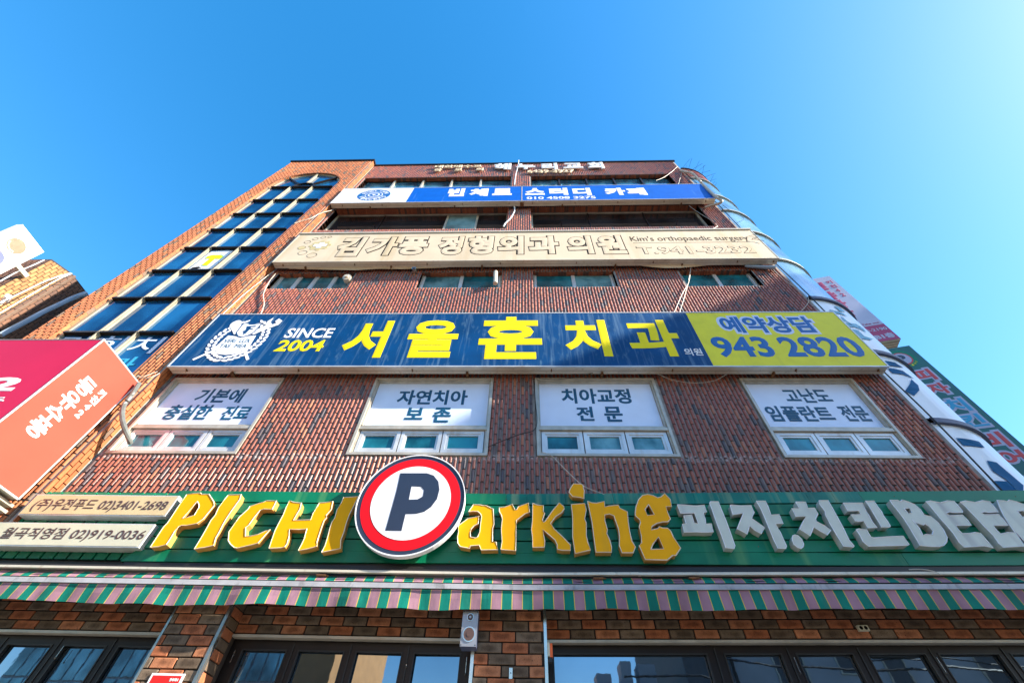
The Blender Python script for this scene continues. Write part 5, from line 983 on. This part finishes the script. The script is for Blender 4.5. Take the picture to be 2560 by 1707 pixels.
q = MB(); q.tube([(-.70, -.09, 10.46), (-.68, -.09, 9.93)], .052, 12); tag(q.obj('hanging_duct', M_box, warped=False), 'short vertical metal duct hanging in front of the second third-floor window', 'duct')
MB().prism([ellipse(0, 0, .035, .035, 12)], 0, .001, f=lambda u, v, d: (-.70+u, -.09+v, 10.462+d)).obj('duct_mouth', M_black, bpy.data.objects['hanging_duct'], warped=False)
q = MB(); tp = [(2.85, 10.76), (3.1, 10.70), (3.4, 10.655), (3.75, 10.66), (4.1, 10.71), (4.4, 10.76)]
for i in range(len(tp)-1): q.quad((tp[i][0], -.10, 10.77), (tp[i+1][0], -.10, 10.77), (tp[i+1][0], -.06, tp[i+1][1]), (tp[i][0], -.06, tp[i][1]))
tag(q.obj('torn_banner', M_cream, warped=False), 'torn cream banner edge drooping from the right half of the cream sign', 'banner', 'torn banner edges under the cream sign')
q = MB(); tp = [(-5.9, 10.76), (-5.0, 10.70), (-4.2, 10.66), (-3.6, 10.72), (-3.0, 10.70), (-1.9, 10.76)]
for i in range(len(tp)-1): q.quad((tp[i][0], -.10, 10.77), (tp[i+1][0], -.10, 10.77), (tp[i+1][0], -.06, tp[i+1][1]), (tp[i][0], -.06, tp[i][1]))
tag(q.obj('torn_banner', M_cream, warped=False), 'torn cream banner edge drooping under the left half of the cream sign', 'banner', 'torn banner edges under the cream sign')
tag(MB().tube([(5.30, -.06, 10.72), (5.95, -.07, 10.61)], [.03, .055], 8).obj('rolled_banner', M_pipeb, warped=False), 'rolled grey banner tucked under the right end of the cream sign', 'banner', 'torn banner edges under the cream sign')

# ------------------------------------------------------------------ across the street (seen in the shop glass, and shading the facade)
def block(name, label, x0, x1, y0, y1, z1, wall, wins=(), wm=M_hdark, extra=None):
    t = thing(name, label, 'building', ((x0+x1)/2, (y0+y1)/2, 0))
    MB().box(x0, x1, y0, y1, 0, z1).obj('wall', wall, t, warped=False)
    for a, b, c, d in wins:
        q = MB(); frame_rect(q, a, b, c, d, .06, y1+.0, y1+.05); w_ = q.obj('window', M_alu, t, warped=False)
        MB().quad((a, y1+.02, c), (b, y1+.02, c), (b, y1+.02, d), (a, y1+.02, d)).obj('pane', wm, w_, warped=False)
    return t
t = block('orange_rendered_block', 'orange rendered block across the street reflected in the folding door', -10.5, -8.85, -30, -18, 16, M_obrick, [(-10.2, -9.75, 8.2, 9.3), (-9.5, -9.1, 7.6, 8.8), (-10.2, -9.75, 5.0, 6.0), (-9.5, -9.1, 4.6, 5.7)])
t = thing('glass_office_block', 'pale glass office block across the street reflected at the left of the folding door', 'building', (-17, -24, 0)); MB().box(-24, -10.7, -30, -18.1, 0, 17).obj('wall', M_grey, t, warped=False)
for i in range(22):
    for j in range(7): MB().quad((-24+i*.6+.04, -18.05, 2.5+j*2.0), (-24+i*.6+.56, -18.05, 2.5+j*2.0), (-24+i*.6+.56, -18.05, 4.4+j*2.0), (-24+i*.6+.04, -18.05, 4.4+j*2.0)).obj('pane', M_gopp, t, warped=False)
t = block('low_roof_house', 'low dark house with three chimneys across the street reflected in the big window', 2.6, 7.2, -26, -18, 6.6, M_hdark)
for a, b, z in ((3.4, 4.1, 7.3), (4.6, 5.05, 7.8), (5.4, 6.2, 7.7)): MB().box(a, b, -20, -19, 6.6, z).obj('chimney', M_grey, t, warped=False)
block('dark_shaded_block', 'narrow dark block across the street reflected at the right of the big window', 7.3, 9.2, -28, -18, 14, M_hdark)
block('grey_tiled_block', 'blue-grey tiled block with white-framed windows reflected in the right shop windows', 9.4, 24, -28, -18.2, 12, M_grey, [(11.2, 12.2, 6.6, 8.4), (13.6, 14.6, 7.2, 9.0), (17, 18, 6.4, 8.2), (20, 21, 6.4, 8.2)])
block('corner_tower_block', 'tall concrete block down the street to the right that shades the lower facade', 25, 40, -7.46, -2.6, 21.67, M_conc)
up = thing('utility_pole', 'grey utility pole with cross-arm and wires across the street', 'pole', (-1.9, -14, 0))
MB().tube([(-1.9, -14, 0), (-1.9, -14, 7.3)], [.16, .11], 10).obj('pole', M_conc, up, warped=False); MB().box(-2.7, -1.1, -14.06, -13.94, 6.5, 6.62).obj('cross_arm', M_steel, up, warped=False)
for x in (-2.5, -1.9, -1.3):
    q = MB(); q.tube([(x-10, -15.5, 8.6), (x-5, -14.8, 7.0), (x, -14, 6.75), (x+6, -13.6, 7.3), (x+14, -13, 9.2)], .02, 4); q.obj('power_line', M_black, up, warped=False)

cb = thing('cable_bundle', 'tangled black overhead cables across the street reflected in the right shop windows', 'cables', (12, -10, 7))
for i in range(9):
    z0 = 6.0+random.uniform(-.8, 1.6); pts = [(3+k*2.2, -10+random.uniform(-.3, .3), z0+.05*k*(k-8)*random.uniform(.3, .7)+random.uniform(-.15, .15)) for k in range(9)]
    MB().tube(pts, random.choice((.02, .03, .05)), 4).obj('cable', M_black, cb, warped=False)
bpy.data.scenes.remove(TS)
